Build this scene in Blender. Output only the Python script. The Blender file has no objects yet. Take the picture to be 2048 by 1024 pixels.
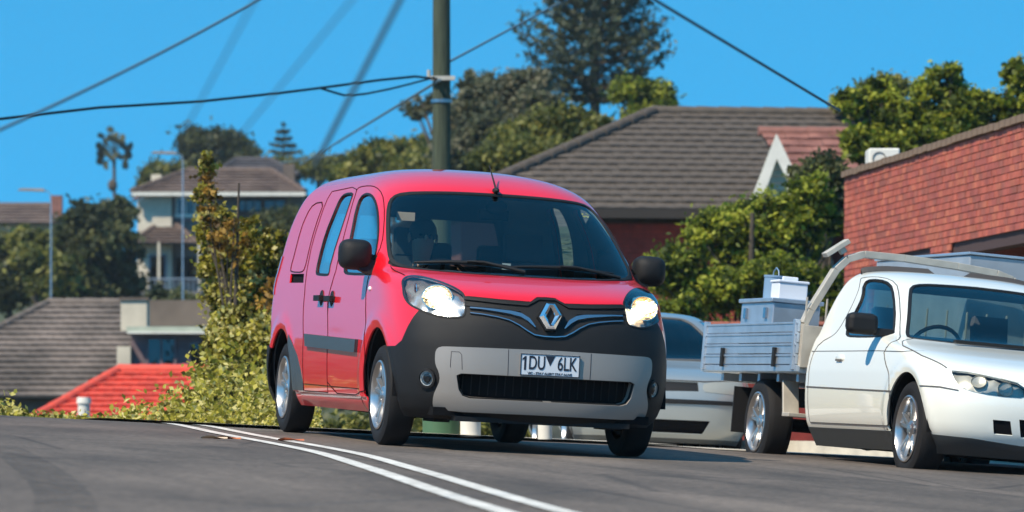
import bpy, math, random
import numpy as np
from mathutils import Vector, Matrix
from mathutils.geometry import delaunay_2d_cdt

scene = bpy.context.scene
COL = scene.collection
PI = math.pi
rng = np.random.default_rng(7)
random.seed(7)

# ------------------------------------------------------------------ camera, sky, sun, exposure
FPX, HZ = 8500.0, 840.0            # focal length and horizon row in pixels of a 2048 wide frame
cam_d = bpy.data.cameras.new('camera')
cam = bpy.data.objects.new('camera', cam_d)
COL.objects.link(cam)
scene.camera = cam
cam.location = (0, 0, 0)
cam.rotation_euler = (math.radians(90), 0, 0)
cam_d.sensor_width = 36.0
cam_d.lens = FPX / 2048 * 36.0
cam_d.shift_y = (HZ - 512) / 2048
cam_d.clip_start = 0.5
cam_d.clip_end = 6000
cam_d.dof.use_dof = True
cam_d.dof.focus_distance = 26.6
cam_d.dof.aperture_fstop = 4.5

SUN_EL, SUN_AZ = 49.0, 46.0        # azimuth from straight behind the camera round to its left
world = bpy.data.worlds.new('World')
scene.world = world
world.use_nodes = True
wn = world.node_tree
bgn = wn.nodes['Background']
sky = wn.nodes.new('ShaderNodeTexSky')
sky.sky_type = 'NISHITA'
sky.sun_disc = False
# the sun stands to the left of the camera and somewhat behind it
sun_dir = Vector((-math.cos(math.radians(SUN_EL)) * math.sin(math.radians(SUN_AZ)),
                  -math.cos(math.radians(SUN_EL)) * math.cos(math.radians(SUN_AZ)),
                  math.sin(math.radians(SUN_EL))))
sky.sun_elevation = math.radians(SUN_EL)
sky.sun_rotation = math.atan2(sun_dir.x, sun_dir.y)
sky.altitude = 1500
sky.air_density = 1.0
sky.dust_density = 0.0
sky.ozone_density = 1.5
# clear dry air: the deep blue of higher up comes right down to the skyline
tcw = wn.nodes.new('ShaderNodeTexCoord')
lift = wn.nodes.new('ShaderNodeVectorMath'); lift.operation = 'ADD'
lift.inputs[1].default_value = (0, 0, .38)
nrm = wn.nodes.new('ShaderNodeVectorMath'); nrm.operation = 'NORMALIZE'
wn.links.new(tcw.outputs['Generated'], lift.inputs[0])
wn.links.new(lift.outputs[0], nrm.inputs[0])
wn.links.new(nrm.outputs[0], sky.inputs['Vector'])
tint = wn.nodes.new('ShaderNodeMix'); tint.data_type = 'RGBA'; tint.blend_type = 'MULTIPLY'
tint.inputs['Factor'].default_value = 1.0
tint.inputs['B'].default_value = (.25, 1.38, 1.52, 1)
wn.links.new(sky.outputs[0], tint.inputs['A'])
wn.links.new(tint.outputs['Result'], bgn.inputs['Color'])
bgn.inputs['Strength'].default_value = 0.134

sun_d = bpy.data.lights.new('sun', 'SUN')
sun_d.energy = 5.0
sun_d.angle = math.radians(0.5)
sun_d.color = (1.0, 0.87, 0.70)
sun_o = bpy.data.objects.new('sun', sun_d)
COL.objects.link(sun_o)
sun_o.rotation_euler = sun_dir.to_track_quat('Z', 'Y').to_euler()
sun_o.location = (-20, -20, 40)

scene.view_settings.view_transform = 'Standard'
scene.view_settings.look = 'None'
scene.view_settings.exposure = 0.42
scene.view_settings.gamma = 1.0
scene.view_settings.use_curve_mapping = False
scene.render.engine = 'CYCLES'
scene.cycles.use_denoising = True
scene.cycles.max_bounces = 8
scene.cycles.transparent_max_bounces = 16
scene.cycles.sample_clamp_indirect = 4.0


def at(u, v, Y):
    """point of the place seen at picture position u, v and Y metres down the street"""
    return Vector(((u - 1024) / FPX * Y, Y, (HZ - v) / FPX * Y))


# ------------------------------------------------------------------ materials
def N(nt, kind, **kw):
    n = nt.nodes.new(kind)
    for k, v in kw.items():
        setattr(n, k, v)
    return n


def mat(name, col, rough=.6, metal=0., coat=0., var=0., vscale=3., bump=0., bscale=60., spec=.5, col2=None, stretch=None, emit=None, estr=0):
    m = bpy.data.materials.new(name)
    m.use_nodes = True
    nt = m.node_tree
    b = nt.nodes['Principled BSDF']
    b.inputs['Base Color'].default_value = (*col, 1)
    b.inputs['Roughness'].default_value = rough
    b.inputs['Metallic'].default_value = metal
    b.inputs['Specular IOR Level'].default_value = spec
    b.inputs['Coat Weight'].default_value = coat
    b.inputs['Coat Roughness'].default_value = .03
    if emit:
        b.inputs['Emission Color'].default_value = (*emit, 1)
        b.inputs['Emission Strength'].default_value = estr
    if var or bump:
        tc = N(nt, 'ShaderNodeTexCoord')
        mp = N(nt, 'ShaderNodeMapping')
        if stretch:
            mp.inputs['Scale'].default_value = stretch
        nt.links.new(tc.outputs['Object'], mp.inputs['Vector'])
    if var:
        no = N(nt, 'ShaderNodeTexNoise')
        no.inputs['Scale'].default_value = vscale
        no.inputs['Detail'].default_value = 6
        nt.links.new(mp.outputs[0], no.inputs['Vector'])
        mx = N(nt, 'ShaderNodeMix', data_type='RGBA')
        mr = N(nt, 'ShaderNodeMapRange')
        mr.inputs['From Min'].default_value = .3
        mr.inputs['From Max'].default_value = .7
        nt.links.new(no.outputs['Fac'], mr.inputs['Value'])
        nt.links.new(mr.outputs[0], mx.inputs['Factor'])
        mx.inputs['A'].default_value = (*[c * (1 - var) for c in col], 1)
        mx.inputs['B'].default_value = (*(col2 or [min(1, c * (1 + var)) for c in col]), 1)
        nt.links.new(mx.outputs['Result'], b.inputs['Base Color'])
    if bump:
        n2 = N(nt, 'ShaderNodeTexNoise')
        n2.inputs['Scale'].default_value = bscale
        n2.inputs['Detail'].default_value = 5
        nt.links.new(mp.outputs[0], n2.inputs['Vector'])
        bp = N(nt, 'ShaderNodeBump')
        bp.inputs['Strength'].default_value = bump
        bp.inputs['Distance'].default_value = .02
        nt.links.new(n2.outputs['Fac'], bp.inputs['Height'])
        nt.links.new(bp.outputs[0], b.inputs['Normal'])
    return m


def glass_mat(name, tintc, refl=1.0, rough=0.0):
    m = bpy.data.materials.new(name)
    m.use_nodes = True
    nt = m.node_tree
    nt.nodes.clear()
    out = N(nt, 'ShaderNodeOutputMaterial')
    tr = N(nt, 'ShaderNodeBsdfTransparent')
    tr.inputs['Color'].default_value = (*tintc, 1)
    gl = N(nt, 'ShaderNodeBsdfGlossy')
    gl.inputs['Roughness'].default_value = rough
    gl.inputs['Color'].default_value = (1, 1, 1, 1)
    fr = N(nt, 'ShaderNodeFresnel')
    fr.inputs['IOR'].default_value = 1.5
    mt = N(nt, 'ShaderNodeMath', operation='MULTIPLY')
    mt.inputs[1].default_value = refl
    mt.use_clamp = True
    mx = N(nt, 'ShaderNodeMixShader')
    nt.links.new(fr.outputs[0], mt.inputs[0])
    nt.links.new(mt.outputs[0], mx.inputs[0])
    nt.links.new(tr.outputs[0], mx.inputs[1])
    nt.links.new(gl.outputs[0], mx.inputs[2])
    nt.links.new(mx.outputs[0], out.inputs['Surface'])
    return m


def leaf_mat(name, cols, transl=.35):
    m = bpy.data.materials.new(name)
    m.use_nodes = True
    nt = m.node_tree
    b = nt.nodes['Principled BSDF']
    b.inputs['Roughness'].default_value = .55
    b.inputs['Specular IOR Level'].default_value = .35
    a = N(nt, 'ShaderNodeAttribute', attribute_name='tint')
    cr = N(nt, 'ShaderNodeValToRGB')
    el = cr.color_ramp.elements
    while len(el) < len(cols):
        el.new(.5)
    for i, c in enumerate(cols):
        el[i].position = i / (len(cols) - 1)
        el[i].color = (*c, 1)
    nt.links.new(a.outputs['Fac'], cr.inputs[0])
    nt.links.new(cr.outputs[0], b.inputs['Base Color'])
    tl = N(nt, 'ShaderNodeBsdfTranslucent')
    nt.links.new(cr.outputs[0], tl.inputs['Color'])
    mx = N(nt, 'ShaderNodeMixShader')
    mx.inputs[0].default_value = transl
    out = nt.nodes['Material Output']
    nt.links.new(b.outputs[0], mx.inputs[1])
    nt.links.new(tl.outputs[0], mx.inputs[2])
    nt.links.new(mx.outputs[0], out.inputs['Surface'])
    return m


# ------------------------------------------------------------------ mesh helpers
class MB:
    """collects geometry; build() links it as one mesh object"""
    def __init__(s):
        s.v = []
        s.f = []

    def add(s, vs, fs):
        o = len(s.v)
        s.v += [tuple(v) for v in vs]
        s.f += [tuple(i + o for i in f) for f in fs]
        return s

    def box(s, c, d, R=None):
        hx, hy, hz = d[0] / 2, d[1] / 2, d[2] / 2
        vs = [Vector((x, y, z)) for x in (-hx, hx) for y in (-hy, hy) for z in (-hz, hz)]
        if R is not None:
            vs = [R @ v for v in vs]
        c = Vector(c)
        return s.add([v + c for v in vs], [(0, 1, 3, 2), (4, 6, 7, 5), (0, 4, 5, 1), (2, 3, 7, 6), (0, 2, 6, 4), (1, 5, 7, 3)])

    def hexa(s, p):
        """8 points: bottom ring 0-3, top ring 4-7"""
        return s.add(p, [(3, 2, 1, 0), (4, 5, 6, 7), (0, 1, 5, 4), (1, 2, 6, 5), (2, 3, 7, 6), (3, 0, 4, 7)])

    def cyl(s, p0, p1, r0, r1=None, n=12, cap=True):
        p0, p1 = Vector(p0), Vector(p1)
        r1 = r0 if r1 is None else r1
        d = (p1 - p0).normalized()
        a = d.orthogonal().normalized()
        b = d.cross(a)
        vs = []
        for p, r in ((p0, r0), (p1, r1)):
            for i in range(n):
                t = 2 * PI * i / n
                vs.append(p + a * (r * math.cos(t)) + b * (r * math.sin(t)))
        fs = [(i, (i + 1) % n, n + (i + 1) % n, n + i) for i in range(n)]
        if cap:
            fs += [tuple(range(n - 1, -1, -1)), tuple(range(n, 2 * n))]
        return s.add(vs, fs)

    def tube(s, pts, r, n=8, cap=True):
        pts = [Vector(p) for p in pts]
        rr = r if isinstance(r, (list, tuple)) else [r] * len(pts)
        vs = []
        a = None
        for i, p in enumerate(pts):
            d = (pts[min(i + 1, len(pts) - 1)] - pts[max(i - 1, 0)]).normalized()
            a = d.orthogonal().normalized() if a is None else (a - d * a.dot(d)).normalized()
            b = d.cross(a)
            for k in range(n):
                t = 2 * PI * k / n
                vs.append(p + a * (rr[i] * math.cos(t)) + b * (rr[i] * math.sin(t)))
        fs = []
        for i in range(len(pts) - 1):
            for k in range(n):
                fs.append((i * n + k, i * n + (k + 1) % n, (i + 1) * n + (k + 1) % n, (i + 1) * n + k))
        if cap:
            fs += [tuple(range(n - 1, -1, -1)), tuple(range((len(pts) - 1) * n, len(pts) * n))]
        return s.add(vs, fs)

    def lathe(s, prof, o, ax, n=32, closed=False):
        """prof: (radius, height along ax)"""
        o, ax = Vector(o), Vector(ax).normalized()
        a = ax.orthogonal().normalized()
        b = ax.cross(a)
        vs = []
        for r, h in prof:
            for k in range(n):
                t = 2 * PI * k / n
                vs.append(o + ax * h + a * (r * math.cos(t)) + b * (r * math.sin(t)))
        m = len(prof)
        fs = []
        for i in range(m if closed else m - 1):
            j = (i + 1) % m
            for k in range(n):
                fs.append((i * n + k, i * n + (k + 1) % n, j * n + (k + 1) % n, j * n + k))
        return s.add(vs, fs)

    def prism(s, pts, o, U, V, D):
        """flat outline pts (x, y) in the frame o, U, V, pushed out by D"""
        o, U, V, D = Vector(o), Vector(U), Vector(V), Vector(D)
        n = len(pts)
        a = [o + U * x + V * y for x, y in pts]
        vs = a + [p + D for p in a]
        fs = [tuple(range(n - 1, -1, -1)), tuple(range(n, 2 * n))]
        fs += [(i, (i + 1) % n, n + (i + 1) % n, n + i) for i in range(n)]
        return s.add(vs, fs)

    def ball(s, c, r, n=12, m=8):
        c = Vector(c)
        r = Vector(r) if not isinstance(r, (int, float)) else Vector((r, r, r))
        vs = [c + Vector((0, 0, r.z))]
        for i in range(1, m):
            for k in range(n):
                th, ph = PI * i / m, 2 * PI * k / n
                vs.append(c + Vector((r.x * math.sin(th) * math.cos(ph), r.y * math.sin(th) * math.sin(ph), r.z * math.cos(th))))
        vs.append(c - Vector((0, 0, r.z)))
        fs = [(0, 1 + k, 1 + (k + 1) % n) for k in range(n)]
        for i in range(m - 2):
            for k in range(n):
                fs.append((1 + i * n + k, 1 + (i + 1) * n + k, 1 + (i + 1) * n + (k + 1) % n, 1 + i * n + (k + 1) % n))
        e = len(vs) - 1
        fs += [(e, 1 + (m - 2) * n + (k + 1) % n, 1 + (m - 2) * n + k) for k in range(n)]
        return s.add(vs, fs)

    def build(s, name, m, parent=None, smooth=35, bevel=0, **props):
        me = bpy.data.meshes.new(name)
        me.from_pydata(s.v, [], s.f)
        me.validate()
        me.update()
        bad = smooth is not None
        o = bpy.data.objects.new(name, me)
        COL.objects.link(o)
        me.materials.append(m)
        import bmesh
        bm = bmesh.new()
        bm.from_mesh(me)
        bmesh.ops.recalc_face_normals(bm, faces=bm.faces)
        bm.to_mesh(me)
        bm.free()
        if smooth:
            me.polygons.foreach_set('use_smooth', [True] * len(me.polygons))
            me.set_sharp_from_angle(angle=math.radians(smooth))
        if bevel:
            md = o.modifiers.new('bevel', 'BEVEL')
            md.width = bevel
            md.segments = 2
            md.limit_method = 'ANGLE'
            md.harden_normals = True
        if parent is not None:
            o.parent = parent
        for k, v in props.items():
            o[k] = v
        return o


def empty(name, label=None, cat=None, group=None, M=None, parent=None):
    o = bpy.data.objects.new(name, None)
    o.empty_display_size = .2
    COL.objects.link(o)
    if M is not None:
        o.matrix_world = M
    if label:
        o['label'] = label
    if cat:
        o['category'] = cat
    if group:
        o['group'] = group
    if parent is not None:
        o.parent = parent
    return o


def tag(o, label, cat, group=None):
    o['label'] = label
    o['category'] = cat
    if group:
        o['group'] = group
    return o


def pose(yaw, pitch, roll, T):
    """x forward towards the camera and to the right, y to the vehicle's left, z up"""
    ya, pi, ro = map(math.radians, (yaw, pitch, roll))
    cy, sy = math.cos(ya), math.sin(ya)
    B = Matrix(((sy, cy, 0), (-cy, sy, 0), (0, 0, 1)))
    cp, sp = math.cos(pi), math.sin(pi)
    P = Matrix(((cp, 0, sp), (0, 1, 0), (-sp, 0, cp)))
    cr, sr = math.cos(ro), math.sin(ro)
    Q = Matrix(((1, 0, 0), (0, cr, -sr), (0, sr, cr)))
    M = (B @ P @ Q).to_4x4()
    M.translation = Vector(T)
    return M


def place(loc, rz=0):
    return Matrix.Translation(Vector(loc)) @ Matrix.Rotation(rz, 4, 'Z')


# ------------------------------------------------------------------ vehicle shells
def pchip(xk, yk):
    xk = np.array(xk, float); yk = np.array(yk, float)
    h = np.diff(xk); d = np.diff(yk) / h
    m = np.zeros(len(xk)); m[0] = d[0]; m[-1] = d[-1]
    for i in range(1, len(xk) - 1):
        if d[i - 1] * d[i] > 0:
            w1 = 2 * h[i] + h[i - 1]; w2 = h[i] + 2 * h[i - 1]
            m[i] = (w1 + w2) / (w1 / d[i - 1] + w2 / d[i])

    def f(x):
        x = np.clip(x, xk[0], xk[-1])
        i = np.clip(np.searchsorted(xk, x, side='right') - 1, 0, len(h) - 1)
        t = (x - xk[i]) / h[i]
        return ((2 * t**3 - 3 * t**2 + 1) * yk[i] + (t**3 - 2 * t**2 + t) * h[i] * m[i] + (-2 * t**3 + 3 * t**2) * yk[i + 1] + (t**3 - t**2) * h[i] * m[i + 1])
    return f


class Shell:
    """half a vehicle body as a surface: a runs from the nose round the flank to the tail, t from sill to roof"""
    SA, SB, SC = 1.6, 2.9, 1.2

    def __init__(s, keys, bumps=()):
        k = np.array(keys, float)
        T = np.concatenate([[0], np.cumsum(np.maximum(.03, np.hypot(np.diff(k[:, 0]), 0.7 * np.abs(np.diff(k[:, 1])) + 0.3 * np.abs(np.diff(k[:, 2])))))])
        s.T = T; s.tm = float(T[-1]); s.am = s.SA + s.SB + s.SC
        s.f = [pchip(T, k[:, i]) for i in range(8)]
        s.bumps = bumps

    def P(s, a, t):
        a = np.asarray(a, float); t = np.asarray(t, float)
        z, nose, w, L, n, rear, Lr, nr = [f(t) for f in s.f]
        A, B, C = s.SA, s.SB, s.SC
        al = np.clip(a / A, 0, 1) * PI / 2
        r = (np.abs(np.sin(al))**n + np.abs(np.cos(al))**n)**(-1 / n)
        xf = nose - L + L * r * np.cos(al); yf = w * r * np.sin(al)
        be = np.clip((a - A - B) / C, 0, 1) * PI / 2
        r2 = (np.abs(np.sin(be))**nr + np.abs(np.cos(be))**nr)**(-1 / nr)
        xr = rear + Lr - Lr * r2 * np.sin(be); yr = w * r2 * np.cos(be)
        q = (a - A) / B
        xs = (nose - L) + ((rear + Lr) - (nose - L)) * q
        x = np.where(a <= A, xf, np.where(a < A + B, xs, xr)); y = np.where(a <= A, yf, np.where(a < A + B, w + 0 * a, yr))
        for (bx, bz, br, bw, bh) in s.bumps:
            rr = np.hypot(x - bx, z - bz)
            y = y + bh * np.exp(-((rr - br) / bw)**2) * np.clip((y - .6) / .2, 0, 1) * np.clip((z - bz + .35) / .2, 0, 1)
        return np.stack([x, y, z + 0 * x], -1)

    def Nm(s, a, t, e=2e-3):
        a = np.asarray(a, float); t = np.asarray(t, float)
        da = s.P(np.minimum(a + e, s.am), t) - s.P(np.maximum(a - e, 0), t)
        dt = s.P(a, np.minimum(t + e, s.tm)) - s.P(a, np.maximum(t - e, 0))
        n = np.cross(da, dt)
        n[..., 1] = np.where(a < 1e-6, 0, n[..., 1])
        n = n / np.maximum(np.linalg.norm(n, axis=-1, keepdims=True), 1e-12)
        n = np.where((t > s.tm - 1e-3)[..., None], np.array([0, 0, 1.]), n)
        return n

    def t_of(s, z):
        lo, hi = 0., s.tm
        for _ in range(40):
            m = (lo + hi) / 2
            if float(s.f[0](m)) < z: lo = m
            else: hi = m
        return lo

    def at_xz(s, x, z):
        t = s.t_of(z); lo, hi = 0., s.am
        for _ in range(40):
            m = (lo + hi) / 2
            if float(s.P(m, t)[0]) > x: lo = m
            else: hi = m
        return (lo, t)

    def at_yz(s, y, z):
        t = s.t_of(z); lo, hi = 0., s.SA
        for _ in range(40):
            m = (lo + hi) / 2
            if float(s.P(m, t)[1]) < y: lo = m
            else: hi = m
        return (lo, t)


def dens(pts, closed=True, step=.03, rnd=0):
    """rounds corners rnd times (corner cutting) and resamples; points on a = 0 stay there"""
    p = [tuple(map(float, q)) for q in pts]
    for _ in range(rnd):
        q = []
        n = len(p)
        for i in range(n if closed else n - 1):
            a, b = p[i], p[(i + 1) % n]
            if not closed and i == 0: q.append(a)
            q.append((.75 * a[0] + .25 * b[0], .75 * a[1] + .25 * b[1]) if a[0] > 1e-6 or b[0] <= 1e-6 else a)
            q.append((.25 * a[0] + .75 * b[0], .25 * a[1] + .75 * b[1]) if b[0] > 1e-6 or a[0] <= 1e-6 else b)
            if not closed and i == n - 2: q.append(b)
        p = q
    out = []
    n = len(p)
    for i in range(n if closed else n - 1):
        a, b = p[i], p[(i + 1) % n]
        d = math.hypot(b[0] - a[0], b[1] - a[1])
        if d < 1e-6: continue
        k = max(1, int(d / step))
        out += [(a[0] + (b[0] - a[0]) * j / k, a[1] + (b[1] - a[1]) * j / k) for j in range(k)]
    if not closed: out.append(p[-1])
    return out


def inpoly(px, py, poly):
    c = np.zeros(len(px), bool)
    n = len(poly)
    for i in range(n):
        x1, y1 = poly[i]; x2, y2 = poly[(i + 1) % n]
        m = (y1 > py) != (y2 > py)
        xx = (x2 - x1) * (py - y1) / (y2 - y1 + 1e-30) + x1
        c ^= m & (px < xx)
    return c


def split_shell(sh, polys, step=.045):
    """polys: ordered list of closed outlines; returns 2D vertices, triangles and the index of the first outline holding each"""
    na, nt = int(sh.am / step), int(sh.tm / step)
    vs = []; ed = []
    for i in range(na + 1):
        for j in range(nt + 1):
            vs.append((sh.am * i / na, sh.tm * j / nt))
    for p in polys:
        o = len(vs); vs += p
        ed += [(o + i, o + (i + 1) % len(p)) for i in range(len(p))]
    r = delaunay_2d_cdt([Vector(v) for v in vs], ed, [], 0, 1e-5)
    V = np.array([(v.x, v.y) for v in r[0]]); F = np.array(r[2])
    V[:, 0] = np.clip(V[:, 0], 0, sh.am); V[:, 1] = np.clip(V[:, 1], 0, sh.tm)
    V[np.abs(V[:, 0]) < 1e-4, 0] = 0
    c = V[F].mean(1)
    idx = np.full(len(F), -1)
    for k, p in enumerate(polys):
        m = (idx < 0) & inpoly(c[:, 0], c[:, 1], p)
        idx[m] = k
    a, b, d = V[F[:, 0]], V[F[:, 1]], V[F[:, 2]]
    ar = (b[:, 0] - a[:, 0]) * (d[:, 1] - a[:, 1]) - (b[:, 1] - a[:, 1]) * (d[:, 0] - a[:, 0])
    F[ar < 0] = F[ar < 0][:, ::-1]
    ok = np.abs(ar) > 1e-9
    return V, F[ok], idx[ok]


def region_mesh(sh, V, F, side, off=0., depth=0., fn=None):
    """side +1 / -1 one flank, 0 both halves in one mesh. off: outward offset, depth: rim turned inwards"""
    ids, inv = np.unique(F, return_inverse=True)
    F2 = inv.reshape(F.shape)
    a, t = V[ids, 0], V[ids, 1]
    P, Nn = sh.P(a, t), sh.Nm(a, t)
    o = off if fn is None else fn(a, t)
    Q = P + Nn * (np.asarray(o)[..., None] if np.ndim(o) else o)
    vs = [Q]; ns = [Nn]; fs = [F2]
    n0 = len(Q)
    if depth:
        e = np.concatenate([F2[:, [0, 1]], F2[:, [1, 2]], F2[:, [2, 0]]])
        key = {}
        for x, y in e:
            k = (min(x, y), max(x, y)); key[k] = key.get(k, 0) + 1
        be = [(x, y) for x, y in e if key[(min(x, y), max(x, y))] == 1 and not (a[x] < 1e-6 and a[y] < 1e-6)]
        v2 = []; n2 = []; f2 = []
        for x, y in be:
            b = n0 + len(v2)
            ed = Q[y] - Q[x]
            nn = np.cross(ed, Nn[x]); nn = nn / (np.linalg.norm(nn) + 1e-12)
            v2 += [Q[x], Q[y], Q[y] - Nn[y] * depth, Q[x] - Nn[x] * depth]; n2 += [nn] * 4
            f2 += [(b, b + 3, b + 2), (b, b + 2, b + 1)]
        if v2:
            vs.append(np.array(v2)); ns.append(np.array(n2)); fs.append(np.array(f2))
    Vt = np.concatenate(vs); Nt = np.concatenate(ns); Ft = np.concatenate(fs)
    if side == -1:
        Vt = Vt * [1, -1, 1]; Nt = Nt * [1, -1, 1]; Ft = Ft[:, ::-1]
    if side == 0:
        m = len(Vt)
        Vt = np.concatenate([Vt, Vt * [1, -1, 1]]); Nt = np.concatenate([Nt, Nt * [1, -1, 1]])
        Ft = np.concatenate([Ft, Ft[:, ::-1] + m])
    return Vt, Nt, Ft


def np_obj(name, Vt, Ft, m, parent=None, normals=None, **props):
    me = bpy.data.meshes.new(name)
    me.from_pydata(Vt.tolist(), [], Ft.tolist())
    me.update()
    me.materials.append(m)
    me.polygons.foreach_set('use_smooth', [True] * len(me.polygons))
    if normals is not None:
        me.normals_split_custom_set_from_vertices([tuple(x) for x in normals])
    o = bpy.data.objects.new(name, me)
    COL.objects.link(o)
    if parent is not None:
        o.parent = parent
    for k, v in props.items():
        o[k] = v
    return o


def stroke(mb, sh, pts, w, side, off=.0015, closed=False, sink=.004, step=.03, rnd=0):
    """a narrow strip laid on the body along the outline pts"""
    p = np.array(dens(pts, closed, step, rnd))
    if closed: p = np.concatenate([p, p[:1]])
    P = sh.P(p[:, 0], p[:, 1]); Nn = sh.Nm(p[:, 0], p[:, 1])
    T = np.gradient(P, axis=0)
    T = T / (np.linalg.norm(T, axis=1, keepdims=True) + 1e-12)
    S = np.cross(Nn, T)
    w = np.asarray(w) if np.ndim(w) == 0 else np.interp(np.linspace(0, 1, len(P)), np.linspace(0, 1, len(w)), w)
    w = (w * np.ones(len(P)))[:, None]
    rows = [P - S * w - Nn * sink, P - S * w * .75 + Nn * off, P + S * w * .75 + Nn * off, P + S * w - Nn * sink]
    m = len(P)
    vs = np.concatenate(rows) * [1, side, 1]
    fs = [(r * m + i, r * m + i + 1, (r + 1) * m + i + 1, (r + 1) * m + i) for r in range(3) for i in range(m - 1)]
    mb.add(vs.tolist(), fs)


# ------------------------------------------------------------------ foliage
def leaf_mesh(name, Pc, size, tintv, m, parent=None, up=.4, aspect=1.8, **props):
    n = len(Pc)
    d = rng.normal(size=(n, 3)); d /= np.linalg.norm(d, axis=1, keepdims=True)
    q = rng.normal(size=(n, 3)); q[:, 2] += up * 2
    s = np.cross(d, q); s /= np.linalg.norm(s, axis=1, keepdims=True) + 1e-9
    sz = size * rng.uniform(.6, 1.3, n)[:, None]
    a = d * sz * .5; b = s * sz * .5 / aspect
    cup = np.cross(a, b); cup = cup / (np.linalg.norm(cup, axis=1, keepdims=True) + 1e-9) * sz * .08
    V = np.stack([Pc - a, Pc - b - cup, Pc + a, Pc + b - cup], 1).reshape(-1, 3)
    me = bpy.data.meshes.new(name)
    me.vertices.add(4 * n); me.vertices.foreach_set('co', V.ravel())
    me.loops.add(4 * n); me.loops.foreach_set('vertex_index', np.arange(4 * n, dtype=np.int32))
    me.polygons.add(n); me.polygons.foreach_set('loop_start', np.arange(0, 4 * n, 4, dtype=np.int32))
    at_ = me.attributes.new('tint', 'FLOAT', 'POINT')
    at_.data.foreach_set('value', np.repeat(np.clip(tintv, 0, 1), 4).astype(np.float32))
    me.materials.append(m)
    me.update(calc_edges=True)
    o = bpy.data.objects.new(name, me)
    COL.objects.link(o)
    if parent is not None: o.parent = parent
    for k, v in props.items(): o[k] = v
    return o


def blob_points(blobs, nclump, nleaf, spread=.28):
    """leaf clumps through ellipsoids; blobs: (centre, radii)"""
    P = []; t = []
    vol = np.array([b[1][0] * b[1][2] for b in blobs]); vol = vol / vol.sum()
    for (c, r), w in zip(blobs, vol):
        c = np.array(c); r = np.array(r)
        k = max(2, int(nclump * w))
        d = rng.normal(size=(k, 3)); d /= np.linalg.norm(d, axis=1, keepdims=True)
        rad = rng.uniform(.35, 1.0, k)[:, None]**.6
        cc = c + d * rad * r * .86
        cr = spread * r.mean() * rng.uniform(.45, 1.45, k)
        ct = rng.uniform(-.05, 1.0, k)
        for i in range(k):
            g = rng.normal(size=(nleaf, 3)) * cr[i] * .62 * np.array([1, 1, .75])
            lo = rng.random(nleaf) < .22
            g[lo] *= 1.7
            P.append(cc[i] + g)
            t.append(ct[i] + rng.normal(size=nleaf) * .18)
    return np.concatenate(P), np.concatenate(t)


def tree(name, label, cat, base, blobs, lm, bark, nclump=120, nleaf=70, lsize=.14, trunk_r=.12, group=None, spread=.28, up=.4, aspect=1.8):
    root = empty(name, label, cat, group, place(base))
    b0 = Vector(base)
    bl = [((Vector(c) - b0), r) for c, r in blobs]
    P, t = blob_points(bl, nclump, nleaf, spread)
    leaf_mesh('crown', P, lsize, t, lm, root, up, aspect)
    mb = MB()
    top = max((c.z for c, r in bl))
    cx = sum(c.x for c, r in bl) / len(bl); cy = sum(c.y for c, r in bl) / len(bl)
    mid = Vector((cx * .5, cy * .5, top * .5))
    mb.tube([(0, 0, 0), mid * .5 + Vector((.05, 0, 0)), mid, Vector((cx, cy, top * .95))], [trunk_r, trunk_r * .85, trunk_r * .6, trunk_r * .2], 10)
    for c, r in bl:
        s = mid + (Vector((cx, cy, top)) - mid) * random.uniform(-.3, .4)
        m_ = (s + c) / 2 + Vector((0, 0, -.1 * r[2]))
        mb.tube([s, m_, c + Vector((0, 0, r[2] * .3))], [trunk_r * .45, trunk_r * .3, trunk_r * .1], 6)
        for q in range(4):
            e = c + Vector([random.uniform(-1, 1) * r[k] * .7 for k in range(3)])
            mb.tube([m_, (m_ + e) / 2, e], [trunk_r * .22, trunk_r * .14, trunk_r * .05], 5)
    mb.build('trunk', bark, root)
    return root

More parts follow.
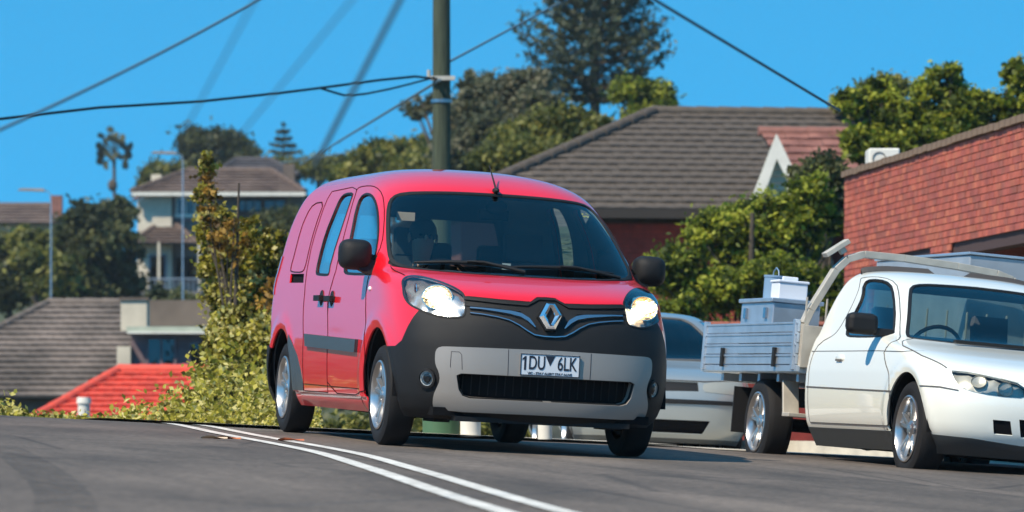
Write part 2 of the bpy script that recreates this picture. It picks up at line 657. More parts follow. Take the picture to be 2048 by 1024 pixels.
# ------------------------------------------------------------------ shared materials
def asphalt_mat():
    m = mat('asphalt', (.118, .094, .074), .85, var=.30, vscale=.9, bump=.6, bscale=170, stretch=(1, .35, 1), col2=(.165, .132, .105))
    nt = m.node_tree
    b = nt.nodes['Principled BSDF']
    base = [l for l in nt.links if l.to_node == b and l.to_socket.name == 'Base Color'][0].from_socket
    tc = N(nt, 'ShaderNodeTexCoord')
    mp = N(nt, 'ShaderNodeMapping')
    mp.inputs['Rotation'].default_value = (0, 0, math.radians(-14.1))
    nt.links.new(tc.outputs['Object'], mp.inputs['Vector'])
    cur = base
    # aggregate speckle, wheel tracks and stains along the road, dark sealed cracks
    for kind, sc, st, lo, hi, d0, d1 in (('n', 24, (1, 1, 1), .32, .68, .62, 1.34), ('n', 90, (1, 1, 1), .35, .65, .8, 1.2), ('n', 1.0, (1.6, .05, 1), .40, .62, .72, 1.08), ('n', 2.2, (1, .25, 1), .30, .42, .70, 1.0), ('v', .42, (1, .6, 1), .0, .012, .55, 1.0)):
        m2 = N(nt, 'ShaderNodeMapping'); m2.inputs['Scale'].default_value = st
        nt.links.new(mp.outputs[0], m2.inputs['Vector'])
        if kind == 'n':
            no = N(nt, 'ShaderNodeTexNoise'); no.inputs['Detail'].default_value = 4; o = 'Fac'
        else:
            no = N(nt, 'ShaderNodeTexVoronoi', feature='DISTANCE_TO_EDGE'); o = 'Distance'
        no.inputs['Scale'].default_value = sc
        nt.links.new(m2.outputs[0], no.inputs['Vector'])
        mr = N(nt, 'ShaderNodeMapRange')
        for k_, v_ in zip(('From Min', 'From Max', 'To Min', 'To Max'), (lo, hi, d0, d1)): mr.inputs[k_].default_value = v_
        nt.links.new(no.outputs[o], mr.inputs['Value'])
        vm = N(nt, 'ShaderNodeVectorMath', operation='SCALE')
        nt.links.new(cur, vm.inputs[0]); nt.links.new(mr.outputs[0], vm.inputs['Scale'])
        cur = vm.outputs[0]
    nt.links.new(cur, b.inputs['Base Color'])
    return m


M_asphalt = asphalt_mat()
M_line = mat('road_paint', (.62, .58, .50), .6, var=.38, vscale=11, bump=.3, bscale=200, col2=(.86, .83, .76))
M_concrete = mat('concrete', (.50, .46, .38), .85, var=.2, vscale=3, bump=.4, bscale=50)
M_earth = mat('earth', (.045, .055, .02), .95, var=.4, vscale=.3, bump=.6, bscale=8)
M_red = mat('red_paint', (.70, .004, .014), .35, coat=1.0, spec=.5)
M_white = mat('white_paint', (.76, .78, .72), .35, coat=1.0)
M_black = mat('black_plastic', (.0085, .0085, .009), .58, bump=.25, bscale=400, spec=.3)
M_dark = mat('dark_void', (.006, .006, .007), .9, spec=.1)
M_gap = mat('panel_gap', (.02, .004, .006), .8, spec=.1)
M_gapw = mat('panel_gap_grey', (.10, .10, .10), .8, spec=.1)
M_silver = mat('satin_silver', (.33, .30, .27), .42, metal=.35, bump=.08, bscale=300)
M_chrome = mat('chrome', (.80, .81, .83), .12, metal=1.)
M_dchrome = mat('dull_chrome', (.42, .43, .46), .22, metal=.95)
M_alloy = mat('alloy', (.50, .50, .50), .28, metal=.9)
M_rubber = mat('rubber', (.012, .012, .013), .75, bump=.2, bscale=120, spec=.25)
M_trim = mat('grey_trim', (.045, .055, .060), .4, bump=.2, bscale=300)
M_inside = mat('interior', (.05, .05, .055), .8)
M_seat = mat('seat_cloth', (.06, .062, .07), .9)
M_wsglass = glass_mat('windscreen_glass', (.80, .88, .84), 1.1)
M_sideglass = glass_mat('side_glass', (.40, .52, .50), 1.9)
M_rearglass = glass_mat('rear_glass', (.85, .92, .88), 1.0)
M_lens = glass_mat('lamp_lens', (.93, .95, .97), 1.0)
M_lamp = mat('lit_lamp', (1, .9, .7), .4, emit=(1.0, .88, .66), estr=10)
M_lamp2 = mat('lit_lamp_glow', (1, .8, .5), .4, emit=(1.0, .55, .18), estr=1.6)
M_refl = mat('lamp_reflector', (.42, .41, .35), .45, metal=.45)
M_glow = mat('lamp_bowl_glow', (.92, .84, .70), .12, metal=1.)  # chrome bowl coloured gold to imitate the bulb's warm light
M_plate = mat('plate_white', (.62, .66, .70), .35)
M_ink = mat('plate_ink', (.012, .016, .03), .5)
M_orange = mat('amber_lens', (.8, .25, .02), .3, coat=.5)
M_skin = mat('skin', (.42, .22, .15), .6)
M_hair = mat('hair', (.03, .018, .012), .7)
M_shirt = mat('shirt', (.06, .05, .055), .9)
M_alu = mat('aluminium', (.50, .56, .62), .38, metal=.75, var=.12, vscale=6)
M_beige = mat('beige_metal', (.44, .41, .35), .5, metal=.2, var=.15, vscale=8)


# ------------------------------------------------------------------ ground
def road_z(X, Y):
    return -.193 - .0512 * (X + .018) + .01087 * (Y - 26.684)


def ground_z(X, Y, crest=30.0):
    z = road_z(X, Y)
    d = np.maximum(Y - crest, 0)
    soft = np.clip((X + 1.0) / 1.8, 0, 1) * .78          # the crest is gentler on the right hand side
    dn = np.minimum(d, 12)
    drop = np.where(dn < 6, .009 * dn**2, .324 + .108 * (dn - 6)) * (1 - soft) + .108 * np.maximum(d - 12, 0)
    z = z - drop
    # the far side of the valley rises again
    far = np.clip(Y - 95, 0, 112)
    z = np.maximum(z, -7.5 + 0 * X) + far * (.138 + .03 * np.clip((X + 5) / 20, 0, 1))
    return z


def sheet(name, xs, ys, zf, m, **props):
    X, Y = np.meshgrid(xs, ys)
    Z = zf(X, Y)
    V = np.stack([X, Y, Z], -1).reshape(-1, 3)
    nx, ny = len(xs), len(ys)
    F = [(j * nx + i, j * nx + i + 1, (j + 1) * nx + i + 1, (j + 1) * nx + i) for j in range(ny - 1) for i in range(nx - 1)]
    me = bpy.data.meshes.new(name)
    me.from_pydata(V.tolist(), [], F)
    me.materials.append(m)
    me.polygons.foreach_set('use_smooth', [True] * len(F))
    o = bpy.data.objects.new(name, me)
    COL.objects.link(o)
    for k, v in props.items():
        o[k] = v
    return o


gy = np.concatenate([np.linspace(-1500, -20, 12), np.linspace(0, 24, 9), np.linspace(25, 50, 60), np.linspace(52, 120, 40), np.linspace(130, 400, 30), np.linspace(450, 3500, 14)])
gx = np.concatenate([np.linspace(-1500, -60, 14), np.linspace(-50, 50, 60), np.linspace(60, 1500, 14)])


def far_flat(X, Y):
    z = ground_z(np.clip(X, -30, 30), np.maximum(Y, -20)) - .03
    return z


sheet('ground', gx, gy, far_flat, M_earth, kind='structure')
# the road and its verge follow the direction the vehicles point in
RD = Vector((-.2441, .9695, 0)).normalized()       # up the road
RN = Vector((RD.y, -RD.x, 0))                      # to its right


def road_pt(s, n, dz=0.):
    p = Vector((0.4, 26.7, 0)) + RD * s + RN * n
    return (p.x, p.y, float(ground_z(np.array(p.x), np.array(p.y))) + dz)


LINES = None


def ribbon(name, n0, n1, m, s0=-60, s1=60, dz=0., thick=0., step=1.0, kind='structure'):
    ss = np.arange(s0, s1 + .01, step)
    k = 8
    vs = []
    for s in ss:
        for j in range(k + 1):
            vs.append(road_pt(s, n0 + (n1 - n0) * j / k, dz))
    nk = k + 1
    fs = [(i * nk + j, i * nk + j + 1, (i + 1) * nk + j + 1, (i + 1) * nk + j) for i in range(len(ss) - 1) for j in range(k)]
    if thick:
        o = len(vs)
        for s in ss:
            for n in (n0, n1):
                vs.append(road_pt(s, n, dz - thick))
        for i in range(len(ss) - 1):
            fs += [(i * nk, (i + 1) * nk, o + 2 * (i + 1), o + 2 * i), (i * nk + k, o + 2 * i + 1, o + 2 * (i + 1) + 1, (i + 1) * nk + k)]
    mb = MB(); mb.v = vs; mb.f = fs
    ob = mb.build(name, m, smooth=40)
    ob['kind'] = kind
    return ob


ribbon('road', -7.5, 4.35, M_asphalt)
ribbon('gutter', 4.36, 4.72, M_concrete, dz=.004)
ribbon('kerb', 4.72, 4.88, M_concrete, dz=.13, thick=.16)
ribbon('footpath', 4.885, 7.2, M_concrete, dz=.11, thick=.1)
ribbon('concrete_apron', 2.3, 4.34, M_concrete, s0=4.5, s1=10.5, dz=.006)

# the double centre line, each line one strip
VAN_M = pose(14.13, 1.32, -2.69, (-.018, 26.684, -.193))


def line_strip(name, pts, w, m=None):
    xs = [p[0] for p in pts][::-1]; ys = [p[1] for p in pts][::-1]
    f = pchip(xs, ys)
    X = np.linspace(xs[0], xs[-1], 90)
    Y = f(X)
    mb = MB()
    vs = []
    for x, y in zip(X, Y):
        for sgn in (-1, 1):
            p = VAN_M @ Vector((x, y + sgn * w / 2, 0))
            vs.append((p.x, p.y, float(ground_z(np.array(p.x), np.array(p.y))) + .005))
    mb.add(vs, [(2 * i, 2 * i + 1, 2 * i + 3, 2 * i + 2) for i in range(len(X) - 1)])
    o = mb.build(name, m or M_line, smooth=None)
    o['kind'] = 'structure'


def transparent_dark():
    m = bpy.data.materials.new('tyre_rubber_mark'); m.use_nodes = True; nt = m.node_tree
    b = nt.nodes['Principled BSDF']; b.inputs['Base Color'].default_value = (.035, .032, .03, 1); b.inputs['Roughness'].default_value = .8
    tc = N(nt, 'ShaderNodeTexCoord'); no = N(nt, 'ShaderNodeTexNoise'); no.inputs['Scale'].default_value = 9
    mr = N(nt, 'ShaderNodeMapRange'); mr.inputs['From Min'].default_value = .35; mr.inputs['From Max'].default_value = .7; mr.inputs['To Max'].default_value = .32
    nt.links.new(tc.outputs['Object'], no.inputs['Vector']); nt.links.new(no.outputs['Fac'], mr.inputs['Value']); nt.links.new(mr.outputs[0], b.inputs['Alpha'])
    return m


M_mark = transparent_dark()
line_strip('tyre_mark', [(18, -6.2), (14.6, -4.95), (12.2, -4.55), (8, -4.10), (5.0, -3.85)], .20, M_mark)
line_strip('tyre_mark', [(18, -7.6), (14.6, -6.45), (12.2, -6.0), (8, -5.55), (5.0, -5.3)], .18, M_mark)
line_strip('centre_line', [(25, -3.95), (11.16, -2.62), (6, -1.97), (2.73, -1.60), (-1.2, -1.40), (-3.9, -1.22), (-7, -1.1), (-12, -1.0)], .095)
line_strip('centre_line', [(25, -4.22), (11.16, -2.88), (6, -2.22), (2.73, -1.85), (-1.2, -1.64), (-3.9, -1.45), (-7, -1.33), (-12, -1.23)], .095)

# ================================================================== red van
VK = [
(.19,.800,.810,.80,2.8,-3.66,.30,3.2), (.25,.845,.848,.80,2.9,-3.69,.30,3.2), (.34,.865,.870,.78,3.0,-3.70,.30,3.4),
(.50,.878,.885,.76,3.0,-3.70,.30,3.6), (.64,.872,.889,.76,3.0,-3.70,.30,3.6), (.76,.850,.889,.80,3.0,-3.70,.28,3.8),
(.86,.800,.886,.85,3.0,-3.70,.28,4), (.95,.735,.880,.90,3.1,-3.69,.28,4), (1.01,.590,.875,.85,3.3,-3.68,.26,4.2),
(1.065,.36,.868,.75,3.4,-3.67,.26,4.2), (1.115,.08,.858,.62,3.5,-3.66,.26,4.2), (1.20,-.045,.843,.60,3.6,-3.64,.26,4.2),
(1.40,-.335,.800,.58,3.6,-3.61,.26,4.2), (1.60,-.640,.730,.62,3.5,-3.56,.28,4), (1.68,-.780,.680,.75,3.3,-3.54,.32,3.6),
(1.745,-.98,.600,.90,3.1,-3.50,.36,3.3), (1.785,-1.22,.490,.90,2.9,-3.42,.42,3), (1.812,-1.55,.350,.80,2.6,-3.30,.45,2.8),
(1.828,-2.00,.180,.50,2.4,-3.1,.35,2.4), (1.832,-2.5,.02,.15,2.2,-2.8,.15,2.2)]
vs_ = Shell(VK, bumps=((0, .31, .47, .05, .012), (-3.081, .31, .45, .05, .012)))
van = empty('delivery_van', 'red panel van with black and silver bumper and lit headlights, driving over the crest', 'van', None, VAN_M)


def arch_outline(sh, x0, z0, r, n=48, zmin=None):
    pts = []
    zmin = sh.f[0](0.) if zmin is None else zmin
    for i in range(n + 1):
        th = PI * i / n
        pts.append(sh.at_xz(x0 + r * math.cos(th), max(float(zmin), z0 + r * math.sin(th))))
    pts.append((sh.at_xz(x0 - r, z0)[0], -.02)); pts.append((sh.at_xz(x0 + r, z0)[0], -.02))
    q = []
    for i in range(n + 1):
        q.append(pts[i])
    lo = sh.at_xz(x0 - r * .93, z0 - .08); l1 = sh.at_xz(x0 + r * .93, z0 - .08)
    q += [lo, (lo[0], 0.0), (l1[0], 0.0), l1]
    return q


A_F = arch_outline(vs_, 0.03, .31, .42)
A_R = arch_outline(vs_, -3.081, .31, .405)
WS = dens([(0, 2.065), (.3, 2.062), (.56, 2.052), (.80, 2.03), (.90, 1.985), (.945, 1.90), (.955, 1.7), (.965, 1.5), (.955, 1.38), (.90, 1.325), (.74, 1.285), (.59, 1.25), (.4, 1.225), (.2, 1.215), (0, 1.21)], rnd=1)
COWL = dens([(0, 1.25), (.4, 1.27), (.97, 1.36), (.99, 1.33), (.90, 1.285), (.74, 1.245), (.59, 1.212), (.4, 1.185), (.2, 1.175), (0, 1.17)])
HL = dens([(1.005, .83), (.965, .95), (.90, 1.03), (.84, 1.062), (.77, 1.055), (.66, .955), (.585, .85), (.555, .785), (.56, .67), (.585, .638), (.69, .632), (.79, .650), (.886, .68), (.98, .715), (1.02, .77)], rnd=2)
BAR = dens([(0, .462), (.66, .455), (.725, .452), (.752, .43), (.757, .385), (.752, .34), (.728, .30), (.72, .25), (.742, .205), (.765, .16), (.778, .10), (.765, .070), (0, .070)], rnd=1)
OPEN = dens([(0, .298), (.585, .298), (.615, .285), (.60, .20), (.575, .162), (.53, .150), (0, .150)], rnd=0)
KBLK = dens([(0, .812), (.068, .808), (.118, .766), (.33, .772), (.54, .785), (.575, .78), (.60, .66), (.886, .675), (.94, .63), (1.0, .57), (1.08, .48), (1.17, .445), (1.35, .44), (1.38, .0), (0, 0)])
HOOD = dens([(0, 1.175), (.4, 1.19), (.74, 1.25), (.92, 1.295), (.965, 1.30), (.955, 1.18), (.90, 1.06), (.78, 1.05), (.66, .955), (.58, .85), (.545, .785), (.33, .772), (.118, .766), (.068, .808), (0, .812)])
FDOOR = dens([(1.45, 2.13), (1.2, 2.10), (1.05, 2.02), (1.0, 1.88), (1.0, 1.7), (1.05, 1.5), (1.2, 1.37), (1.5, 1.21), (1.78, .87), (1.93, .6), (1.97, .25), (1.97, .125), (2.93, .125), (2.93, .4), (2.9, .72), (2.75, .92), (2.62, 1.15), (2.5, 1.4), (2.25, 1.77), (2.12, 2.0), (2.05, 2.10), (1.9, 2.13)], rnd=1)
FWIN = dens([(1.62, 2.035), (1.38, 2.015), (1.22, 1.96), (1.13, 1.86), (1.10, 1.74), (1.11, 1.58), (1.2, 1.40), (1.35, 1.25), (1.514, 1.15), (1.643, 1.09), (2.157, 1.12), (2.32, 1.17), (2.27, 1.376), (2.08, 1.664), (1.99, 1.867), (1.86, 2.0)], rnd=1)
SWIN = dens([(2.22, 2.06), (2.62, 2.065), (2.79, 2.02), (2.88, 1.88), (3.08, 1.64), (3.2, 1.39), (3.22, 1.2), (3.15, 1.155), (2.87, 1.12), (2.80, 1.17), (2.74, 1.388), (2.40, 1.77), (2.24, 1.99)], rnd=1)
SDOOR = dens([(2.05, 2.10), (2.12, 2.0), (2.25, 1.77), (2.5, 1.4), (2.62, 1.15), (2.75, .92), (2.9, .72), (2.93, .4), (2.93, .125), (3.6, .125), (3.6, .67), (3.557, 1.02), (3.53, 1.5), (3.43, 1.8), (3.41, 2.03), (3.36, 2.12), (2.3, 2.14)], rnd=0)
BLANK = dens([(3.50, 2.0), (4.0, 2.0), (4.12, 1.88), (4.12, 1.5), (4.15, 1.31), (4.05, 1.27), (3.72, 1.25), (3.62, 1.32), (3.60, 1.5), (3.52, 1.8)], rnd=1)
RAILR = dens([(3.63, 1.205), (4.10, 1.225), (4.09, .975), (3.63, .965)], rnd=0)
MOULD = dens([(2.13, .478), (3.5, .508), (3.47, .425), (2.15, .395)])
RTRIM = dens([(3.98, .50), (3.86, .42), (3.75, .36), (3.65, .26), (3.6, .168), (3.61, .125), (4.1, .125)], rnd=0)
RBUMP = dens([(4.42, 0), (4.42, .40), (4.7, .42), (vs_.am, .42), (vs_.am, 0)])
TAIL = dens([(4.62, 1.45), (4.85, 1.45), (4.90, .80), (4.66, .80)])
RWIN = dens([(5.0, 1.95), (vs_.am, 1.95), (vs_.am, 1.22), (5.0, 1.22)])
SILL = dens([(1.5, .118), (4.1, .118), (4.1, 0), (1.5, 0)])

regs = [A_F, A_R, WS, HL, OPEN, BAR, COWL, KBLK, HOOD, FWIN, SWIN, BLANK, RAILR, MOULD, RTRIM, FDOOR, SDOOR, TAIL, RWIN, RBUMP, SILL]
V2, F2, ID = split_shell(vs_, regs)
R_ = {n: F2[ID == i] for i, n in enumerate('A_F A_R WS HL OPEN BAR COWL KBLK HOOD FWIN SWIN BLANK RAILR MOULD RTRIM FDOOR SDOOR TAIL RWIN RBUMP SILL'.split())}
BODY = F2[(ID == -1)]


def reg(name, F, side, m, parent=None, off=0., depth=.012, fn=None, **props):
    Vt, Nt, Ft = region_mesh(vs_, V2, F, side, off, depth, fn)
    return np_obj(name, Vt, Ft, m, parent or van, Nt, **props)


reg('body', BODY, 0, M_red)
reg('bonnet', R_['HOOD'], 0, M_red, off=.002)
reg('windscreen', R_['WS'], 0, M_wsglass, off=-.004, depth=0)
reg('cowl', R_['COWL'], 0, M_black, off=-.006)
reg('front_bumper', np.concatenate([R_['KBLK']]), 0, M_black, off=.0)
bar = reg('bumper_insert', R_['BAR'], 0, M_silver, off=.022, depth=.06)
reg('air_intake', R_['OPEN'], 0, M_dark, off=-.05, depth=0)
for sd in (-1, 1):
    fd = reg('front_door', np.concatenate([R_['FDOOR']]), sd, M_red)
    reg('door_window', R_['FWIN'], sd, M_sideglass, fd, off=-.008, depth=0)
    sdn = reg('sliding_door', R_['SDOOR'], sd, M_red)
    reg('door_window', R_['SWIN'], sd, M_sideglass, sdn, off=-.008, depth=0)
    reg('blank_panel', R_['BLANK'], sd, M_red, off=0, depth=.0)
    reg('rail_recess', R_['RAILR'], sd, M_dark, off=-.02, depth=0)
    reg('side_moulding', R_['MOULD'], sd, M_trim, off=.022, depth=.03)
    reg('wheel_arch_trim', R_['RTRIM'], sd, M_trim, off=.004)
    reg('tail_lamp', R_['TAIL'], sd, mat('tail_lens', (.35, .01, .01), .2, coat=1) if sd == -1 else bpy.data.materials['tail_lens'], off=.006)
    reg('sill', R_['SILL'], sd, M_red, off=-.012)
reg('rear_window', R_['RWIN'], 0, M_rearglass, off=-.006, depth=0)
reg('rear_bumper', R_['RBUMP'], 0, M_black, off=.015)

M_vrefl = mat('van_lamp_reflector', (.66, .66, .64), .25, metal=.85)
M_fog = mat('fog_reflector', (.55, .55, .52), .35, metal=.3, var=.5, vscale=60)
# seams, seals and the inner lining
g = MB(); k = MB(); ch = MB()
for sd in (-1, 1):
    for p in (FDOOR, SDOOR):
        stroke(g, vs_, p, .0035, sd, .0025, True)
    stroke(g, vs_, [(0, 1.17), (.4, 1.185), (.74, 1.245), (.92, 1.29), (.965, 1.30), (.955, 1.18), (.90, 1.06)], .003, sd, .004)
    stroke(g, vs_, BLANK, .005, sd, .003, True)
    stroke(g, vs_, [(2.1, .165), (3.6, .17)], .003, sd, .003)
    stroke(k, vs_, [(0, 2.065)] + [p for p in WS if p[0] > 1e-6] + [(0, 1.21)], .016, sd, .002, False)
    for u_ in [[(.29, .30), (.29, .455)]] + ([[(.58, .32), (.585, .41), (.60, .425), (.65, .425), (.655, .33)]] if sd == -1 else []):
        stroke(g, vs_, u_, .0016, sd, .0235, sink=0)
    for p in (FWIN, SWIN):
        stroke(k, vs_, p, .010, sd, .003, True)
    stroke(k, vs_, HL, .007, sd, .003, True)
    stroke(k, vs_, [p for p in OPEN if p[0] > 1e-6], .006, sd, .012, False)
g.build('panel_gaps', M_gap, van, smooth=None)['kind'] = 'stuff'
k.build('window_seals', M_black, van, smooth=50)
inner = np.concatenate([BODY, R_['HOOD'], R_['COWL'], R_['FDOOR'], R_['SDOOR'], R_['BLANK'], R_['MOULD'], R_['RAILR'], R_['KBLK'], R_['BAR'], R_['SILL'], R_['RTRIM'], R_['RBUMP']])
reg('inner_lining', inner, 0, M_inside, off=-.035, depth=0)

# chrome strips of the grille and the badge
for sd in (-1, 1):
    stroke(ch, vs_, [(.53, .700), (.46, .698), (.357, .690), (.27, .682), (.20, .668), (.15, .642), (.105, .598)], [.006, .007, .010, .013, .018, .016, .004], sd, .016, sink=.01)
    stroke(ch, vs_, [(.53, .668), (.45, .662), (.357, .650), (.28, .634), (.215, .606), (.16, .575), (.11, .552), (.04, .545), (0, .545)], .0045, sd, .012, sink=.01)
ch.build('grille_strip', M_dchrome, van, smooth=40)
lip = MB()
for sd in (-1, 1):
    stroke(lip, vs_, [(.56, .76), (.33, .745), (.15, .74), (.10, .765), (.06, .785), (0, .785)], .010, sd, .010, sink=.01)
    stroke(lip, vs_, [(.56, .72), (.33, .71), (.2, .70)], .006, sd, .006, sink=.01)
lip.build('grille_lip', M_black, van, smooth=50)

# badge: an elongated hexagon with a diamond hole, faceted
bc = Vector((.862, 0, .846)); bU = Vector((0, 1, 0)); bV = Vector((-.20, 0, .98)).normalized(); bW = Vector((.98, 0, .20)).normalized()
hexo = [(-.026, .080), (.026, .080), (.071, .008), (.030, -.080), (-.026, -.080), (-.071, -.008)]
mid = [(-.012, .066), (.012, .066), (.049, .004), (.012, -.066), (-.012, -.066), (-.049, -.004)]
hol = [(-.002, .052), (.002, .052), (.026, 0), (.002, -.052), (-.002, -.052), (-.026, 0)]
mb = MB()
vv = []
for ring, h in ((hexo, 0), (mid, .020), (hol, .002)):
    vv += [bc + bU * x + bV * y + bW * h for x, y in ring]
fs = []
for r in range(2):
    for i in range(6):
        fs.append((r * 6 + i, r * 6 + (i + 1) % 6, (r + 1) * 6 + (i + 1) % 6, (r + 1) * 6 + i))
mb.add(vv, fs)
mb.build('badge', M_chrome, van, smooth=None)
mb = MB()
mb.prism([(x * 1.18, y * 1.12) for x, y in hexo], bc - bW * .03, bU, bV, bW * .028)
mb.build('badge_surround', M_black, van, smooth=None)

# intake mesh: bars behind the opening
q = MB()
for i in range(23):
    y = -.56 + i * .0509
    p0, p1 = vs_.P(*vs_.at_yz(abs(y), .345)), vs_.P(*vs_.at_yz(abs(y), .462))
    q.cyl((p0[0] - .040, y, .345), (p1[0] - .040, y, .462), .004, n=5)
q.build('intake_grille', M_black, van, smooth=None)['kind'] = 'stuff'

# number plate
pc = Vector((.903, 0, .545))
pm = MB(); pm.box(pc, (.008, .372, .134))
plate = pm.build('number_plate', M_plate, van, smooth=None, bevel=.004)
pf = MB()
for (y, z, w, h) in ((0, .064, .372, .005), (0, -.064, .372, .005), (.184, 0, .005, .13), (-.184, 0, .005, .13)):
    pf.box(pc + Vector((.005, y, z)), (.004, w, h))
pf.build('plate_border', M_ink, plate, smooth=None)
tr_ = MB()
tr_.prism([(-.031, .058), (.031, .058), (0, -.004)], pc + Vector((.0042, 0, 0)), (0, 1, 0), (0, 0, 1), (.0015, 0, 0))
tr_.build('plate_triangle', M_ink, plate, smooth=None)


def lettering(name, text, loc, size, m, parent, xs=1.0, rot=(PI / 2, 0, PI / 2), bold=.0):
    cu = bpy.data.curves.new(name, 'FONT')
    cu.body = text; cu.size = size; cu.align_x = 'CENTER'; cu.align_y = 'CENTER'; cu.extrude = .0008; cu.offset = bold
    tmp = bpy.data.objects.new('tmp', cu)
    COL.objects.link(tmp)
    me = bpy.data.meshes.new_from_object(tmp.evaluated_get(bpy.context.evaluated_depsgraph_get()))
    bpy.data.objects.remove(tmp)
    me.materials.append(m) if not me.materials else None
    for i in range(len(me.materials)): me.materials[i] = m
    me.transform(Matrix.Translation(Vector(loc)) @ Matrix.Rotation(rot[2], 4, 'Z') @ Matrix.Rotation(rot[0], 4, 'X') @ Matrix.Diagonal((xs, 1, 1, 1)))
    o = bpy.data.objects.new(name, me)
    COL.objects.link(o)
    o.parent = parent
    return o


one = MB()
one.prism([(-.163, -.034), (-.150, -.034), (-.150, .050), (-.160, .050), (-.174, .036), (-.174, .024), (-.163, .033)], pc + Vector((.0045, 0, 0)), (0, 1, 0), (0, 0, 1), (.001, 0, 0))
one.build('plate_lettering', M_ink, plate, smooth=None)
lettering('plate_lettering', 'DU', pc + Vector((.0055, -.083, .008)), .116, M_ink, plate, .64, bold=.0012)
lettering('plate_lettering', '6LK', pc + Vector((.0055, .106, .008)), .116, M_ink, plate, .64, bold=.0012)
lettering('plate_slogan', 'VIC - STAY ALERT STAY ALIVE', pc + Vector((.0055, 0, -.052)), .020, M_ink, plate, 1.05, bold=.0004)

# headlights: reflector, bulb bowl, side reflector and clear lens
for sd in (-1, 1):
    h = reg('headlight', R_['HL'], sd, M_lens, off=.006, depth=.02)
    Vt, Nt, Ft = region_mesh(vs_, V2, R_['HL'], sd, -.030, 0)
    jit = .010 * np.sin(Vt[:, [1]] * 90) * np.sin(Vt[:, [2]] * 70)
    Vt = Vt + Nt * jit
    np_obj('reflector', Vt, Ft, M_vrefl, h)
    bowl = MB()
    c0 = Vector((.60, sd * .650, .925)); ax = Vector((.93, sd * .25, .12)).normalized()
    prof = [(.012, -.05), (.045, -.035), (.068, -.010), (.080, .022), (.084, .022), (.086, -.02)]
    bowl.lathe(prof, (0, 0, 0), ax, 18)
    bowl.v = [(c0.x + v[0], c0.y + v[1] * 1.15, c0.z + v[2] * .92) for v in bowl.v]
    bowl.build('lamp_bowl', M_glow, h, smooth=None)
    lb = MB()
    rr_ = random.Random(5 + sd)
    for q in range(15):
        th, ra = q * 2.4, (q / 15)**.5 * rr_.uniform(.7, 1.1)
        p = c0 + ax * .012 + Vector((0, .050 * ra * math.cos(th), .008 + .034 * ra * math.sin(th)))
        lb.ball(p, (.008, rr_.uniform(.010, .024), rr_.uniform(.008, .016)), 6, 4)
    lb.build('bulb', M_lamp, h)
    gl = MB()
    for q in range(20):
        th = rr_.uniform(PI * .95, PI * 2.05)
        p = c0 + ax * .008 + Vector((0, rr_.uniform(.5, 1.05) * .085 * math.cos(th), rr_.uniform(.6, 1.0) * .066 * math.sin(th)))
        gl.ball(p, (.006, rr_.uniform(.006, .014), rr_.uniform(.005, .010)), 5, 4)
    gl.build('bulb_glow_facets', M_lamp2, h)
    dm = MB()
    s0 = vs_.P(.93, .86); s0 = Vector((s0[0] - .012, sd * (s0[1] - .028), s0[2]))
    dm.ball(s0 + Vector((.02, -sd * .012, -.02)), (.030, .010, .045), 10, 8)
    dm.build('side_reflector', M_chrome, h)
    # fog lamp
    a, t = (.824, .257)
    P = Vector(vs_.P(a, t)); n = Vector(vs_.Nm(a, t)); P.y *= sd; n.y *= sd
    fl = MB(); fl.lathe([(.062, -.02), (.062, .012), (.048, .014), (.043, -.004)], P, n, 28)
    fg = fl.build('fog_lamp', M_black, van)
    f3 = MB(); f3.lathe([(.046, .004), (.038, .002), (.02, -.004), (.0005, -.006)], P, n, 24)
    f3.build('reflector', M_fog, fg)
    f2 = MB(); f2.lathe([(.0005, .012), (.02, .011), (.036, .007), (.043, 0)], P, n, 24)
    f2.build('lens', M_lens, fg)
    # side indicator, door handles
    for (a, t, nm, m, sx, sz) in ((1.70, .835, 'side_indicator', M_plate, .028, .016),):
        P = Vector(vs_.P(a, t)); P.y *= sd
        q = MB(); q.ball(P, (sx, .012, sz), 10, 6); q.build(nm, m, van)
    for (a, t) in ((2.77, .75), (3.07, .757)):
        P = Vector(vs_.P(a, t)); P.y *= sd
        q = MB()
        q.box(P + Vector((0, sd * .028, 0)), (.19, .022, .038))
        q.box(P + Vector((.08, sd * .012, 0)), (.025, .03, .034)); q.box(P + Vector((-.08, sd * .012, 0)), (.025, .03, .034))
        q.ball(P + Vector((0, 0, 0)), (.055, .012, .055), 12, 8)
        q.build('door_handle', M_black, van, bevel=.006)
    # wing mirror
    c = Vector((-.40, sd * .965, 1.185))
    q = MB()
    rings = []
    nn = 24
    prof = [(-.050, .86), (-.045, .97), (-.015, 1.0), (.03, .97), (.065, .84), (.088, .60), (.098, .28), (.100, .02)]
    for (dx, s_) in prof:
        for i in range(nn):
            th = 2 * PI * i / nn
            cx_, sx_ = math.cos(th), math.sin(th)
            e = 2 / 3.4
            yy = math.copysign(abs(cx_)**e, cx_) * .105 * s_; zz = math.copysign(abs(sx_)**e, sx_) * .098 * s_
            rings.append(c + Vector((dx, yy, zz + .012 * (1 - s_) - .02 * (sd * yy < 0) * 0)))
    fs = [(i * nn + k2, i * nn + (k2 + 1) % nn, (i + 1) * nn + (k2 + 1) % nn, (i + 1) * nn + k2) for i in range(len(prof) - 1) for k2 in range(nn)]
    q.add(rings, fs + [tuple(range(nn)), tuple(range((len(prof) - 1) * nn, len(prof) * nn))])
    inn = Vector((-.42, sd * .85, 1.10))
    q.hexa([inn + Vector((.10, 0, -.05)), inn + Vector((-.04, 0, -.05)), c + Vector((-.035, -sd * .02, -.095)), c + Vector((.06, -sd * .02, -.095)),
            inn + Vector((.08, -sd * .02, .05)), inn + Vector((-.04, -sd * .02, .05)), c + Vector((-.035, -sd * .04, -.02)), c + Vector((.06, -sd * .04, -.02))])
